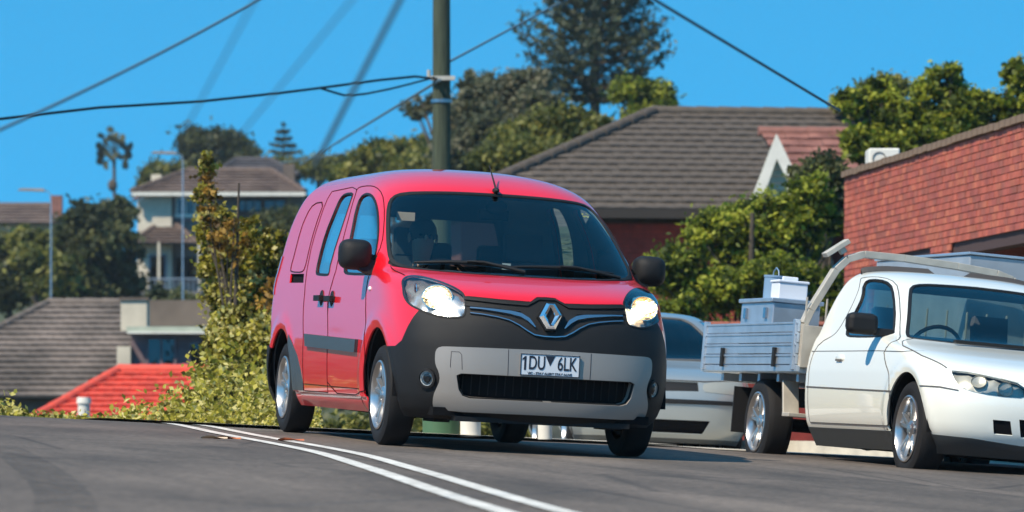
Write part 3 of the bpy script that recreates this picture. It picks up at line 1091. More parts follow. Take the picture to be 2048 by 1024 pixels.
    mi = q.build('wing_mirror', M_black, van, smooth=60)
    q = MB(); q.box(c + Vector((-.052, 0, 0)), (.004, .165, .155)); q.build('mirror_glass', M_chrome, mi, bevel=.01)
    # sail panel at the mirror foot
    q = MB()
    stroke(q, vs_, [(1.22, 1.40), (1.32, 1.33), (1.45, 1.24)], [.05, .045, .02], sd, .012)
    q.build('mirror_foot', M_black, van)

# aerial, wipers, sensor
q = MB()
a0 = Vector((-.70, 0.0, 1.655))
q.ball(a0, (.045, .022, .020), 12, 8)
q.tube([a0 + Vector((0, 0, .01)), a0 + Vector((-.10, -.005, .10)), a0 + Vector((-.17, -.01, .17))], [.007, .005, .003], 8)
q.build('roof_aerial', M_black, van)
for (y0, y1, ya) in ((.62, -.10, .66), (-.02, -.66, .02)):
    q = MB()
    def ws_pt(y, dz, d):
        p = vs_.P(*vs_.at_yz(abs(y), 1.125 + dz)); n = vs_.Nm(*vs_.at_yz(abs(y), 1.125 + dz)); n = n * [1, math.copysign(1, y), 1]
        return Vector((p[0], math.copysign(p[1], y), p[2])) + Vector(n) * d
    q.tube([ws_pt(ya, -.012, .01), ws_pt((y0 + y1) / 2 + .1, .018, .035), ws_pt((y0 + y1) / 2, .022, .03)], [.012, .010, .008], 8)
    q.tube([ws_pt(y0 + (y1 - y0) * i / 6, .012 + .016 * math.sin(i / 6 * PI), .013) for i in range(7)], [.006, .010, .012, .013, .012, .010, .006], 8)
    q.build('wiper', M_black, van)
q = MB(); q.ball((-.74, .02, 1.55), (.035, .075, .045), 16, 10); q.box((-.80, .02, 1.50), (.02, .20, .065))
q.build('rear_view_mirror', M_dark, van, bevel=.01)
q = MB(); q.box((-.735, -.575, 1.455), (.004, .12, .055)); q.build('windscreen_patch', mat('patch_beige', (.55, .42, .35), .5), van, bevel=.01)  # small beige rectangle just behind the windscreen
q = MB(); q.box((-.075, -.06, 1.155), (.004, .055, .040)); q.build('registration_sticker', M_plate, van)

# wheels
def make_wheel(root, x, y, r, sd, w=.19, rim_r=.205, spokes=5, steer=0., name='wheel', face=.045, mt=None):
    mt = mt or M_alloy
    wh = empty(name, parent=root)
    wh.matrix_parent_inverse = Matrix()
    wh.matrix_local = Matrix.Translation((x, y, r - .004)) @ Matrix.Rotation(steer, 4, 'Z')
    ax = Vector((0, sd, 0))
    o = Vector((0, 0, 0))
    h = w / 2
    t = MB()
    prof = [(rim_r - .005, -h + .02), (rim_r + .02, -h + .003), (r - .045, -h), (r - .015, -h + .012), (r - .003, -h + .032), (r, -h * .4), (r, h * .4), (r - .003, h - .032), (r - .015, h - .012), (r - .045, h), (rim_r + .02, h - .003), (rim_r - .005, h - .02)]
    t.lathe(prof, o, ax, 56)
    for q in (-.35, 0, .35):
        pass
    t.build('tyre', M_rubber, wh, smooth=35)
    rm = MB()
    rm.lathe([(rim_r + .004, h - .012), (rim_r + .006, h - .002), (rim_r - .004, h + .002), (rim_r - .014, h - .012), (rim_r - .022, h - .06), (rim_r - .03, -h + .02)], o, ax, 48)
    rim = rm.build('rim', mt, wh, smooth=40)
    sp = MB()
    for i in range(spokes):
        for dlt in (-.17, .17):
            th = 2 * PI * i / spokes + dlt * 1.0 + .3
            th0 = 2 * PI * i / spokes + dlt * .35 + .3
            c1 = Vector((math.cos(th), 0, math.sin(th))); c0 = Vector((math.cos(th0), 0, math.sin(th0)))
            tn1 = Vector((-math.sin(th), 0, math.cos(th))); tn0 = Vector((-math.sin(th0), 0, math.cos(th0)))
            f1, f0 = h - face * .35, h - face
            p = []
            for (cc, tn, rr, ww, ff) in ((c0, tn0, .035, .022, f0 + .012), (c1, tn1, rim_r - .016, .017, f1 - .004)):
                p += [cc * rr - tn * ww + ax * (ff - .028), cc * rr + tn * ww + ax * (ff - .028), cc * rr + tn * ww * .6 + ax * ff, cc * rr - tn * ww * .6 + ax * ff]
            sp.hexa([p[0], p[1], p[2], p[3], p[4], p[5], p[6], p[7]])
    sp.lathe([(.062, h - face - .01), (.060, h - face + .012), (.045, h - face + .020), (.0005, h - face + .022)], o, ax, 24)
    sp.build('rim_spokes', mt, wh, smooth=30, bevel=.003)
    d = MB(); d.lathe([(.0005, h - .085), (.13, h - .085), (.13, h - .10), (.0005, h - .10)], o, ax, 32); d.build('brake_disc', M_dchrome, wh)
    d = MB(); d.lathe([(rim_r - .02, h - .105), (.0005, h - .105)], o, ax, 32); d.build('wheel_back', M_dark, wh)
    hc = MB(); hc.lathe([(.032, h - face + .018), (.030, h - face + .028), (.0005, h - face + .030)], o, ax, 20); hc.build('hub_cap', mt, wh)
    return wh


for x in (0.0, -3.081):
    for sd in (-1, 1):
        make_wheel(van, x, sd * .768, .315, sd, .185, .210, 5)
        # dark wheel well
        q = MB()
        th = [(math.cos(PI * i / 18) * .44, math.sin(PI * i / 18) * .44) for i in range(19)]
        vs = []
        for yy in (sd * .885, sd * .52):
            yy2 = yy if yy == sd * .52 else sd * .872
            vs += [(x + .02 * (x == 0) + c, yy2, .31 + s_) for c, s_ in th]
        fs = [(i, i + 1, 20 + i, 19 + i) for i in range(18)] + [tuple(range(19, 38))]
        q.add(vs, fs); q.build('wheel_well', M_dark, van)
# underbody
q = MB()
q.box((-1.55, 0, .27), (2.2, 1.50, .10)); q.box((-3.5, 0, .33), (.3, 1.4, .12)); q.box((.55, 0, .235), (.42, 1.36, .05))
q.box((0.0, 0, .30), (.25, 1.3, .10)); q.cyl((-3.081, -.7, .29), (-3.081, .7, .29), .04)
q.box((-.35, 0, .25), (.5, .5, .12)); q.box((-2.3, .2, .22), (.7, .45, .14))
q.cyl((-1.2, -.35, .19), (-3.3, -.35, .20), .03)
q.build('underbody', M_dark, van)
q = MB(); q.box((.70, 0, .195), (.20, 1.10, .03)); q.box((.30, -.55, .19), (.3, .10, .05)); q.box((.30, .55, .19), (.3, .10, .05))
q.build('undertray', M_black, van)

# cabin
q = MB(); q.box((-1.7, 0, .40), (3.4, 1.5, .05)); q.build('cabin_floor', M_inside, van)
q = MB()
q.hexa([(.05, -.72, .55), (-.45, -.74, .55), (-.45, .74, .55), (.05, .72, .55), (-.02, -.70, 1.08), (-.42, -.72, 1.04), (-.42, .72, 1.04), (-.02, .70, 1.08)])
q.ball((-.36, -.37, 1.05), (.12, .2, .07), 14, 8)
q.build('dashboard', M_inside, van)
def seat(root, x, y, z=.45):
    q = MB()
    q.box((x, y, z + .10), (.50, .48, .16)); q.box((x - .30, y, z + .45), (.14, .46, .62), Matrix.Rotation(math.radians(-14), 3, 'Y'))
    q.box((x - .385, y, z + .86), (.09, .25, .18), Matrix.Rotation(math.radians(-10), 3, 'Y'))
    q.cyl((x - .36, y - .06, z + .7), (x - .38, y - .06, z + .85), .008); q.cyl((x - .36, y + .06, z + .7), (x - .38, y + .06, z + .85), .008)
    return q.build('seat', M_seat, root, bevel=.03)
seat(van, -1.0, -.37); seat(van, -1.0, .37)
q = MB(); q.box((-2.05, 0, .60), (.5, 1.35, .16)); q.box((-2.35, 0, .92), (.14, 1.35, .55))
for y in (-.42, 0, .42): q.box((-2.37, y, 1.27), (.08, .24, .16))
q.build('rear_bench', M_seat, van, bevel=.03)
q = MB(); wc = Vector((-.58, -.37, 1.02)); wa = Vector((-.86, 0, .5)).normalized()
u1 = Vector((0, 1, 0)); u2 = wa.cross(u1)
q.tube([wc + u1 * (.185 * math.cos(i * PI / 16)) + u2 * (.185 * math.sin(i * PI / 16)) for i in range(33)], .014, 8, False)
for th in (0, PI, PI * 1.5): q.cyl(wc, wc + u1 * (.18 * math.cos(th)) + u2 * (.18 * math.sin(th)), .014)
q.cyl(wc, wc - wa * .25, .03); q.build('steering_wheel', M_dark, van)


# driver
def skin_figure(name, joints, bones, rad, m, parent=None, sub=2):
    me = bpy.data.meshes.new(name)
    me.from_pydata([Vector(j) for j in joints], bones, [])
    o = bpy.data.objects.new(name, me)
    COL.objects.link(o)
    md = o.modifiers.new('skin', 'SKIN'); md.use_smooth_shade = True
    sk = me.skin_vertices[0] if me.skin_vertices else None
    if sk is None:
        bpy.context.view_layer.objects.active = o
        sk = me.skin_vertices[0]
    for i, r in enumerate(rad):
        r = r if isinstance(r, tuple) else (r, r)
        sk.data[i].radius = r
    sk.data[0].use_root = True
    s = o.modifiers.new('sub', 'SUBSURF'); s.levels = sub; s.render_levels = sub
    me.materials.append(m)
    if parent is not None: o.parent = parent
    return o


DRV = VAN_M @ Matrix.Translation((-1.16, -.37, .60))
person = empty('person', 'driver in a dark shirt at the wheel of the red van', 'person', None, DRV)
try:
    J = [(0, 0, 0), (.0, 0, .22), (.0, 0, .42), (.01, 0, .52), (.03, 0, .60), (.05, 0, .70), (.05, 0, .79),
         (.0, -.17, .46), (.16, -.24, .26), (.44, -.19, .46), (.50, -.17, .50), (.0, .17, .46), (.16, .24, .26), (.44, .19, .46), (.50, .17, .50),
         (.18, -.11, 0), (.45, -.13, .05), (.18, .11, 0), (.45, .13, .05), (.62, -.13, -.25), (.62, .13, -.25)]
    Bn = [(0, 1), (1, 2), (2, 3), (3, 4), (4, 5), (5, 6), (2, 7), (7, 8), (8, 9), (9, 10), (2, 11), (11, 12), (12, 13), (13, 14), (0, 15), (15, 16), (16, 19), (0, 17), (17, 18), (18, 20)]
    Rd = [(.15, .12), (.16, .11), (.16, .11), (.06, .055), .055, (.085, .095), (.07, .08), .065, .05, .036, .028, .065, .05, .036, .028, .085, .07, .085, .07, .05, .05]
    skin_figure('body', J, Bn, Rd, M_skin, person)
    skin_figure('shirt', [(0, 0, 0), (0, 0, .22), (0, 0, .42), (.0, -.17, .46), (.14, -.23, .28), (.0, .17, .46), (.14, .23, .28), (0, 0, .48)],
                [(0, 1), (1, 2), (2, 3), (3, 4), (2, 5), (5, 6), (2, 7)], [(.17, .135), (.178, .125), (.178, .125), .078, .062, .078, .062, .08], M_shirt, person)
    q = MB(); q.ball((.035, 0, .775), (.105, .092, .095), 16, 10); q.build('hair', M_hair, person)
    q = MB()
    q.ball((.145, 0, .735), (.018, .014, .022), 8, 6); q.build('nose', M_skin, person)
    for s_ in (-1, 1):
        q = MB(); q.ball((.125, s_ * .032, .755), (.010, .013, .009), 8, 6); q.build('eye', M_dark, person)
        q = MB(); q.ball((.045, s_ * .092, .735), (.022, .010, .034), 8, 6); q.build('ear', M_skin, person)
        q = MB()
        for i in range(4):
            b0 = Vector((.50, s_ * (.165 - .0), .515 - i * .018))
            q.tube([b0, b0 + Vector((.035, s_ * .012, .004)), b0 + Vector((.05, s_ * -.010, 0)), b0 + Vector((.03, s_ * -.026, -.004))], [.010, .009, .008, .007], 6)
        q.tube([(.49, s_ * .155, .53), (.52, s_ * .135, .545), (.545, s_ * .13, .54)], [.011, .010, .008], 6)
        q.build('fingers', M_skin, person)
except Exception as e:
    print('figure', e)
    raise

# ================================================================== white tray ute parked on the right
UK = [
(.17,.78,.780,.60,3.0,-2.06,.10,5), (.26,.88,.830,.60,3.0,-2.06,.10,5), (.34,.92,.870,.60,3.0,-2.06,.10,5), (.50,.945,.895,.60,3.0,-2.06,.10,5),
(.60,.935,.900,.60,3.0,-2.06,.10,5), (.67,.90,.900,.65,3.0,-2.06,.10,5), (.73,.80,.895,.68,3.0,-2.06,.10,5), (.80,.50,.885,.60,3.2,-2.06,.10,5),
(.86,.12,.872,.50,3.3,-2.05,.10,5), (.91,-.22,.855,.45,3.4,-2.05,.10,5), (.95,-.40,.835,.42,3.4,-2.04,.10,5), (1.10,-.66,.790,.42,3.4,-2.02,.12,5),
(1.25,-.94,.735,.42,3.4,-1.99,.14,5), (1.35,-1.17,.680,.44,3.2,-1.96,.16,4.5), (1.405,-1.38,.600,.42,3.0,-1.92,.18,4), (1.43,-1.55,.420,.25,2.6,-1.86,.12,3),
(1.437,-1.65,.05,.08,2.4,-1.76,.05,2.4)]
us = Shell(UK, bumps=((.17, .31, .43, .05, .012),))
UTE_M = pose(13.7, .77, -4.8, (3.358, 28.185, -.440))
ute = empty('parked_ute', 'white tray ute with aluminium side boards and rack parked right of the red van', 'ute', None, UTE_M)
uAF = arch_outline(us, .17, .30, .385)
uWS = dens([(0, 2.22), (.3, 2.21), (.55, 2.19), (.66, 2.14), (.70, 2.0), (.76, 1.75), (.83, 1.5), (.80, 1.46), (.5, 1.42), (.2, 1.40), (0, 1.40)], rnd=1)
uDW = dens([(1.35, 2.20), (1.02, 2.22), (.87, 2.16), (.86, 2.0), (.91, 1.69), (.99, 1.49), (1.5, 1.45), (2.67, 1.46), (3.0, 1.50), (2.98, 1.62), (2.6, 1.78), (1.9, 1.97), (1.6, 2.1)], rnd=1)
uDOOR = dens([(1.3, 2.27), (.95, 2.27), (.80, 2.18), (.80, 2.0), (.86, 1.65), (.93, 1.42), (1.1, 1.3), (1.9, 1.0), (2.15, .7), (2.2, .45), (2.25, .24), (2.27, .20), (2.32, .20), (4.40, .20), (4.44, .20), (4.45, .24), (4.47, .8), (4.3, 1.3), (3.6, 1.55), (2.9, 1.85), (2.2, 2.1), (1.7, 2.24)], rnd=1)
uHOOD = dens([(0, 1.36), (.2, 1.36), (.5, 1.38), (.80, 1.43), (.95, 1.34), (1.1, 1.15), (1.05, .85), (.92, .62), (.72, .60), (.54, .56), (.39, .53), (.2, .50), (0, .50)])
uHL = dens([(.90, .60), (.84, .60), (.73, .595), (.54, .555), (.40, .525), (.36, .44), (.59, .435), (.80, .46), (.88, .50)], rnd=1)
uGR = dens([(0, .50), (.30, .50), (.30, .44), (0, .43)])
uLOW = dens([(0, .12), (.4, .12), (.75, .15), (1.3, .16), (1.38, .16), (1.38, 0), (0, 0)])
uSILL = dens([(2.0, .165), (us.SA + us.SB + .6, .165), (us.SA + us.SB + .6, 0), (2.0, 0)])
uVENT = dens([(.60, .285), (.48, .285), (.46, .19), (.59, .19)])
uMID = dens([(0, .30), (.42, .30), (.40, .18), (0, .17)])
uREARW = dens([(4.9, 2.15), (us.am, 2.15), (us.am, 1.60), (4.85, 1.60)])
uP = [uAF, uWS, uHL, uGR, uLOW, uSILL, uVENT, uMID, uHOOD, uDW, uDOOR, uREARW]
UV, UF, UI = split_shell(us, uP, .05)
UR_ = {n: UF[UI == i] for i, n in enumerate('AF WS HL GR LOW SILL VENT MID HOOD DW DOOR RW'.split())}
UB = UF[UI == -1]


def ureg(name, F, side, m, parent=None, off=0., depth=.012, **props):
    Vt, Nt, Ft = region_mesh(us, UV, F, side, off, depth)
    return np_obj(name, Vt, Ft, m, parent or ute, Nt, **props)


ureg('body', UB, 0, M_white)
ureg('bonnet', UR_['HOOD'], 0, M_white, off=.003)
ureg('windscreen', UR_['WS'], 0, M_wsglass, off=-.004, depth=0)
ureg('rear_window', UR_['RW'], 0, M_sideglass, off=-.004, depth=0)
ureg('grille', UR_['GR'], 0, M_dark, off=-.01)
ureg('lower_intake', UR_['MID'], 0, M_dark, off=-.02)
ureg('bumper_skirt', UR_['LOW'], 0, M_trim, off=.004)
g = MB(); k = MB()
for sd in (-1, 1):
    dr = ureg('door', UR_['DOOR'], sd, M_white, off=.001)
    ureg('door_window', UR_['DW'], sd, M_sideglass, dr, off=-.006, depth=0)
    ureg('sill', UR_['SILL'], sd, M_trim, off=.002)
    hl = ureg('headlight', UR_['HL'], sd, M_lens, off=.004, depth=.02)
    Vt, Nt, Ft = region_mesh(us, UV, UR_['HL'], sd, -.03, 0)
    Vt = Vt + Nt * (.008 * np.sin(Vt[:, [1]] * 80))
    np_obj('reflector', Vt, Ft, M_refl, hl)
    for (a, t) in ((.52, .49), (.70, .53)):
        P = Vector(us.P(a, t)); n = Vector(us.Nm(a, t)); P.y *= sd; n.y *= sd
        f = MB(); f.lathe([(.05, -.01), (.045, -.02), (.02, -.028), (.0005, -.03)], P, n, 20); f.build('lamp_bowl', M_refl, hl)
    ureg('bumper_vent', UR_['VENT'], sd, M_dark, off=-.01)
    stroke(g, us, uDOOR, .0045, sd, .003, True)
    stroke(g, us, [(.86, .455), (1.05, .47), (1.38, .47)], .0045, sd, .004)
    stroke(g, us, [(2.17, .43), (4.5, .45)], .006, sd, .004)
    stroke(g, us, [(.93, 1.0), (1.3, .95), (2.1, .98), (4.6, .98)], .003, sd, .003)
    stroke(g, us, [(0, 1.37), (.5, 1.39), (.80, 1.44), (.95, 1.34), (1.1, 1.15), (1.05, .85), (.92, .62)], .004, sd, .005)
    stroke(k, us, [(0, 2.22)] + [p for p in uWS if p[0] > 1e-6] + [(0, 1.40)], .014, sd, .003)
    stroke(k, us, uDW, .010, sd, .004, True)
    P = Vector(us.P(3.5, .77)); P.y *= sd
    q = MB(); q.ball(P, (.10, .014, .028), 12, 6); q.build('door_handle', M_white, dr)
    q = MB(); q.box(P + Vector((0, sd * .012, -.012)), (.12, .01, .012)); q.build('handle_recess', M_gapw, dr)
    c = Vector((-.58, sd * .99, 1.0))
    q = MB(); q.box(c, (.12, .22, .145)); q.build('wing_mirror', M_black, ute, bevel=.045)
    q = MB(); q.box(c + Vector((0, -sd * .15, -.045)), (.07, .14, .05)); q.build('mirror_arm', M_black, ute, bevel=.01)
    for x in (.17,):
        q = MB()
        th = [(math.cos(PI * i / 18) * .40, math.sin(PI * i / 18) * .40) for i in range(19)]
        vs = []
        for yy in (sd * .872, sd * .52):
            vs += [(x + c_, yy, .30 + s_) for c_, s_ in th]
        q.add(vs, [(i, i + 1, 20 + i, 19 + i) for i in range(18)] + [tuple(range(19, 38))]); q.build('wheel_well', M_dark, ute)
g.build('panel_gaps', M_gapw, ute, smooth=None)['kind'] = 'stuff'
k.build('window_seals', M_black, ute, smooth=50)
q = MB(); q.box((-.16, -.2, .925), (.05, .55, .02)); q.box((-.2, .35, .925), (.05, .55, .02)); q.build('wiper', M_black, ute, bevel=.006)
inner = np.concatenate([UB, UR_['HOOD'], UR_['DOOR'], UR_['SILL'], UR_['LOW']])
ureg('inner_lining', inner, 0, M_inside, off=-.035, depth=0)
q = MB(); q.box((-1.1, 0, .35), (1.8, 1.5, .05)); q.build('cabin_floor', M_inside, ute)
q = MB(); q.hexa([(-.25, -.7, .5), (-.7, -.72, .5), (-.7, .72, .5), (-.25, .7, .5), (-.35, -.68, .90), (-.68, -.7, .88), (-.68, .7, .88), (-.35, .68, .90)]); q.build('dashboard', M_inside, ute)
seat(ute, -1.45, -.37, .22); seat(ute, -1.45, .37, .22)
q = MB(); wc = Vector((-.85, -.37, .88))
q.tube([wc + u1 * (.18 * math.cos(i * PI / 12)) + u2 * (.18 * math.sin(i * PI / 12)) for i in range(25)], .014, 8, False)
q.cyl(wc - u1 * .17, wc + u1 * .17, .013); q.build('steering_wheel', M_dark, ute)
for (x, r) in ((.17, .318), (-3.2, .318)):
    for sd in (-1, 1):
        make_wheel(ute, x, sd * .775, r, sd, .20, .215, 5, mt=M_alloy)
# chassis, tray floor and side boards
q = MB()
for y in (-.42, .42): q.box((-3.15, y, .52), (2.5, .08, .14))
q.cyl((-3.2, -.7, .31), (-3.2, .7, .31), .05); q.box((-1.1, 0, .28), (1.9, 1.3, .10)); q.ball((-3.2, 0, .31), (.16, .16, .14), 12, 8)
q.cyl((-2.3, .3, .34), (-4.0, .35, .34), .035)
q.build('chassis', M_dark, ute)
q = MB(); q.box((-3.30, 0, .695), (2.36, 1.86, .05)); q.box((-3.30, -.93, .70), (2.40, .03, .045)); q.box((-3.30, .93, .70), (2.40, .03, .045))
for i in range(5): q.box((-2.35 - i * .47, 0, .64), (.06, 1.7, .06))
q.build('tray_floor', M_alu, ute, bevel=.004)
for sd in (-1, 1):
    for i, (z, h) in enumerate(((.765, .07), (.842, .07), (.919, .07), (.996, .07))):
        q = MB(); q.box((-3.30, sd * .938, z), (2.34, .024, h)); q.box((-3.30, sd * .952, z + h / 2 - .008), (2.34, .012, .014))
        q.build('side_board', M_alu, ute, bevel=.003)
    for x in (-4.42, -2.17):
        q = MB(); q.box((x, sd * .945, .87), (.05, .04, .36)); q.build('corner_post', M_alu, ute, bevel=.004)
    for x in (-3.9, -2.6):
        q = MB(); q.box((x, sd * .962, .78), (.05, .02, .14)); q.build('board_latch', M_black, ute, bevel=.003)
q = MB(); q.box((-4.47, 0, .88), (.03, 1.86, .30)); q.build('tail_board', M_alu, ute, bevel=.003)
for sd in (-1, 1):
    q = MB()
    q.hexa([(-2.62, sd * .76, .62), (-2.59, sd * .76, .62), (-2.59, sd * .88, .62), (-2.62, sd * .88, .62), (-2.55, sd * .76, .38), (-2.52, sd * .76, .38), (-2.52, sd * .88, .38), (-2.55, sd * .88, .38)])
    q.box((-2.46, sd * .80, .375), (.16, .17, .03))
    q.build('mudguard', M_beige, ute, bevel=.006)
    q = MB(); q.box((-3.75, sd * .76, .40), (.02, .26, .34)); q.build('mud_flap', M_rubber, ute)
# the headboard: mesh frame and the tall hoop over the cab roof
q = MB()
q.box((-2.12, 0, .86), (.05, 1.84, .30))
for y in np.linspace(-.9, .9, 13): q.box((-2.12, y, 1.10), (.02, .012, .22))
q.build('headboard', M_beige, ute, bevel=.003)
q = MB()
pts = [(-2.14, -.90, .70), (-2.14, -.90, 1.02), (-2.14, -.86, 1.12), (-2.14, -.70, 1.42), (-2.14, -.62, 1.505), (-2.14, -.50, 1.550), (-2.14, -.2, 1.55), (-2.14, .2, 1.53), (-2.14, .50, 1.505), (-2.14, .62, 1.47), (-2.14, .70, 1.40), (-2.14, .86, 1.12), (-2.14, .90, .70)]
for i in range(len(pts) - 1):
    a, b = Vector(pts[i]), Vector(pts[i + 1]); d = (b - a).normalized(); n_ = Vector((1, 0, 0)).cross(d)
    w_ = .025
    p = []
    for c_ in (a, b):
        p += [c_ - n_ * w_ + Vector((-.05, 0, 0)), c_ + n_ * w_ + Vector((-.05, 0, 0)), c_ + n_ * w_ + Vector((.03, 0, 0)), c_ - n_ * w_ + Vector((.03, 0, 0))]
    q.hexa(p)
q.build('rack_hoop', M_beige, ute, bevel=.004)
q = MB(); q.box((0, 0, 0), (.10, .20, .035), None); q.box((0, .03, -.03), (.04, .05, .06))
o = q.build('rack_lug', M_beige, ute, bevel=.004)
o.matrix_local = Matrix.Translation((-2.14, -.71, 1.575)) @ Matrix.Rotation(math.radians(36), 4, 'X')
CASE_Y, CASE_H = .64, .91
# things carried in the tray
bx = empty('tool_box', 'pale aluminium tool box standing in the tray of the white ute', 'tool box', None, UTE_M @ Matrix.Translation((-3.38, -.70, .72)))
q = MB(); q.box((0, 0, .235), (.80, .36, .47)); q.build('box_body', M_alu, bx, bevel=.01)
q = MB(); q.box((0, 0, .485), (.84, .40, .03)); q.build('lid', M_alu, bx, bevel=.006)
for y in (-.25, .25):
    q = MB(); q.box((y, -.19, .39), (.06, .02, .08)); q.build('latch', M_dchrome, bx, bevel=.003)
tb = MB(); tb.box((0, 0, .06), (.20, .22, .12)); tb.box((0, 0, .13), (.22, .24, .02)); tb.box((0, 0, .155), (.03, .12, .03))
o = tb.build('plastic_tub', mat('tub_white', (.62, .66, .72), .5), bevel=.008); o.matrix_world = UTE_M @ Matrix.Translation((-3.20, -.70, 1.222)); tag(o, 'small white lidded tub on top of the tool box in the ute tray', 'tub')
tb = MB(); tb.cyl((0, 0, 0), (0, 0, .17), .085, n=20); tb.cyl((0, 0, .17), (0, 0, .185), .09, n=20); tb.tube([(-.085, 0, .15), (-.06, 0, .22), (0, 0, .245), (.06, 0, .22), (.085, 0, .15)], .005, 6)
o = tb.build('paint_bucket', mat('bucket_blue', (.16, .26, .38), .4), bevel=0); o.matrix_world = UTE_M @ Matrix.Translation((-3.56, -.70, 1.222)); tag(o, 'blue grey bucket on the tool box in the ute tray', 'bucket')
M_case = mat('case_metal', (.34, .37, .40), .4, metal=.35, var=.12, vscale=4)
rb = empty('storage_case', 'tall pale metal case in the ute tray, its top showing above the cab', 'case', None, UTE_M @ Matrix.Translation((-3.35, CASE_Y, .72)))
q = MB(); q.box((0, 0, CASE_H / 2), (2.1, .58, CASE_H)); q.build('case_body', M_case, rb, bevel=.01)
q = MB(); q.box((0, 0, CASE_H + .012), (2.13, .61, .02)); q.build('lid', M_alu, rb, bevel=.005)

# ================================================================== pale hatchback parked behind
HK = [(.16,.66,.74,.6,3,-3.0,.3,4), (.30,.76,.80,.6,3,-3.05,.3,4), (.50,.79,.83,.6,3,-3.05,.3,4), (.62,.76,.835,.65,3,-3.05,.3,4), (.72,.66,.83,.7,3,-3.04,.3,4), (.80,.42,.815,.6,3.2,-3.02,.3,4),
      (.88,.05,.79,.5,3.3,-3.0,.3,4), (.93,-.15,.765,.45,3.4,-2.98,.3,4), (1.15,-.52,.70,.45,3.4,-2.85,.3,4), (1.32,-.85,.62,.5,3.2,-2.7,.3,4), (1.38,-1.1,.52,.5,3,-2.55,.3,3.6), (1.41,-1.5,.3,.3,2.6,-2.2,.3,3), (1.415,-1.8,.04,.1,2.2,-1.95,.1,2.2)]
hs = Shell(HK)
HT = at(1300, 922, 38)
HAT_M = pose(6.0, -1.0, -2.5, (HT.x, HT.y, HT.z))
hat = empty('parked_hatchback', 'pale silver hatchback parked behind, between the red van and the ute', 'car', None, HAT_M)
t1, t2 = hs.t_of(.93), hs.t_of(1.33)
hWS = dens([(0, t2), (.45, t2), (.62, t2 - .03), (.78, (t1 + t2) / 2), (.88, t1 + .05), (.8, t1 + .01), (.3, t1 - .02), (0, t1 - .03)], rnd=1)
hDW = dens([(.95, t1 + .03), (.88, (t1 + t2) / 2), (.86, t2 - .04), (1.3, t2 - .03), (3.3, t2 - .05), (3.6, t1 + .08), (2.0, t1 + .02)])
hA = arch_outline(hs, 0, .29, .34); hB = arch_outline(hs, -2.4, .29, .34)
tg = hs.t_of(.70); tg0 = hs.t_of(.60)
hHL = dens([(.42, tg), (.85, tg + .04), (.95, tg + .02), (.86, tg0), (.5, tg0 + .01), (.40, tg0 + .02)], rnd=1)
hG = dens([(0, tg), (.36, tg), (.36, tg0 + .02), (0, tg0 + .01)])
hS = dens([(0, hs.t_of(.54)), (.7, hs.t_of(.54)), (1.2, hs.t_of(.52)), (1.2, hs.t_of(.50)), (.7, hs.t_of(.505)), (0, hs.t_of(.50))])
hI = dens([(0, hs.t_of(.36)), (.5, hs.t_of(.36)), (.45, hs.t_of(.24)), (0, hs.t_of(.24))])
hL = dens([(0, hs.t_of(.20)), (1.2, hs.t_of(.20)), (1.2, 0), (0, 0)])
M_pale = mat('silver_paint', (.30, .33, .33), .35, metal=.3, coat=1.)
HV, HF, HI = split_shell(hs, [hA, hB, hWS, hDW, hHL, hG, hS, hI, hL], .07)


def hreg(name, i, side, m, off=0., depth=.01):
    Vt, Nt, Ft = region_mesh(hs, HV, HF[HI == i], side, off, depth)
    return np_obj(name, Vt, Ft, m, hat, Nt)


hreg('body', -1, 0, M_pale); hreg('windscreen', 2, 0, glass_mat('hatch_glass', (.12, .2, .22), 1.2), -.004, 0); hreg('grille', 5, 0, M_black, -.01); hreg('bumper_strip', 6, 0, M_black, .01); hreg('lower_intake', 7, 0, M_dark, -.03); hreg('bumper_skirt', 8, 0, M_trim, 0)
g = MB()
for sd in (-1, 1):
    hreg('side_window', 3, sd, M_sideglass, -.004, 0); hreg('headlight', 4, sd, M_refl, .003)
    stroke(g, hs, [(.0, t1 - .05), (.8, t1 - .03), (.95, tg + .06), (.42, tg + .01), (0, tg + .01)], .006, sd, .006)
    stroke(g, hs, [(1.2, .05), (1.15, tg), (1.0, t1), (.95, t1 + .03)], .006, sd, .006)
    stroke(g, hs, [p for p in hWS if p[0] > 1e-6], .015, sd, .004)
    for x in (0, -2.4): make_wheel(hat, x, sd * .70, .295, sd, .17, .19, 5, mt=M_alloy)
    q = MB(); q.ball((-.45, sd * .86, .98), (.06, .10, .07), 12, 8); q.box((-.45, sd * .76, .95), (.05, .1, .04)); q.build('wing_mirror', M_pale, hat)
g.build('panel_gaps', M_gapw, hat, smooth=None)['kind'] = 'stuff'
q = MB(); q.box((-1.2, 0, .35), (3.2, 1.3, .2)); q.box((-1.4, 0, .75), (.3, 1.2, .5)); q.build('underbody', M_dark, hat)

# ================================================================== surroundings
M_tileg = mat('grey_tile', (.072, .055, .042), .8, var=.35, vscale=2.2, col2=(.125, .098, .074))
M_tiler = mat('red_brown_tile', (.20, .075, .055), .75, var=.35, vscale=2.5, col2=(.28, .12, .09))
M_tilebr = mat('terracotta_tile', (.60, .075, .045), .7, var=.25, vscale=2.5)
M_tileb = mat('mottled_tile', (.10, .082, .066), .8, var=.45, vscale=.7, col2=(.22, .175, .145))
M_tiled = mat('slate_tile', (.06, .055, .06), .8, var=.3, vscale=1.5)
M_tilep = mat('faded_tile', (.11, .07, .055), .8, var=.4, vscale=1.2, col2=(.17, .12, .095))
M_roofb = mat('roof_board', (.03, .025, .022), .9)
M_brick = [mat('brick_' + n, c, .85, var=.25, vscale=6, bump=.3, bscale=60) for n, c in (('red', (.38, .088, .055)), ('plum', (.32, .075, .055)), ('orange', (.42, .115, .065)), ('dark', (.29, .08, .055)))]
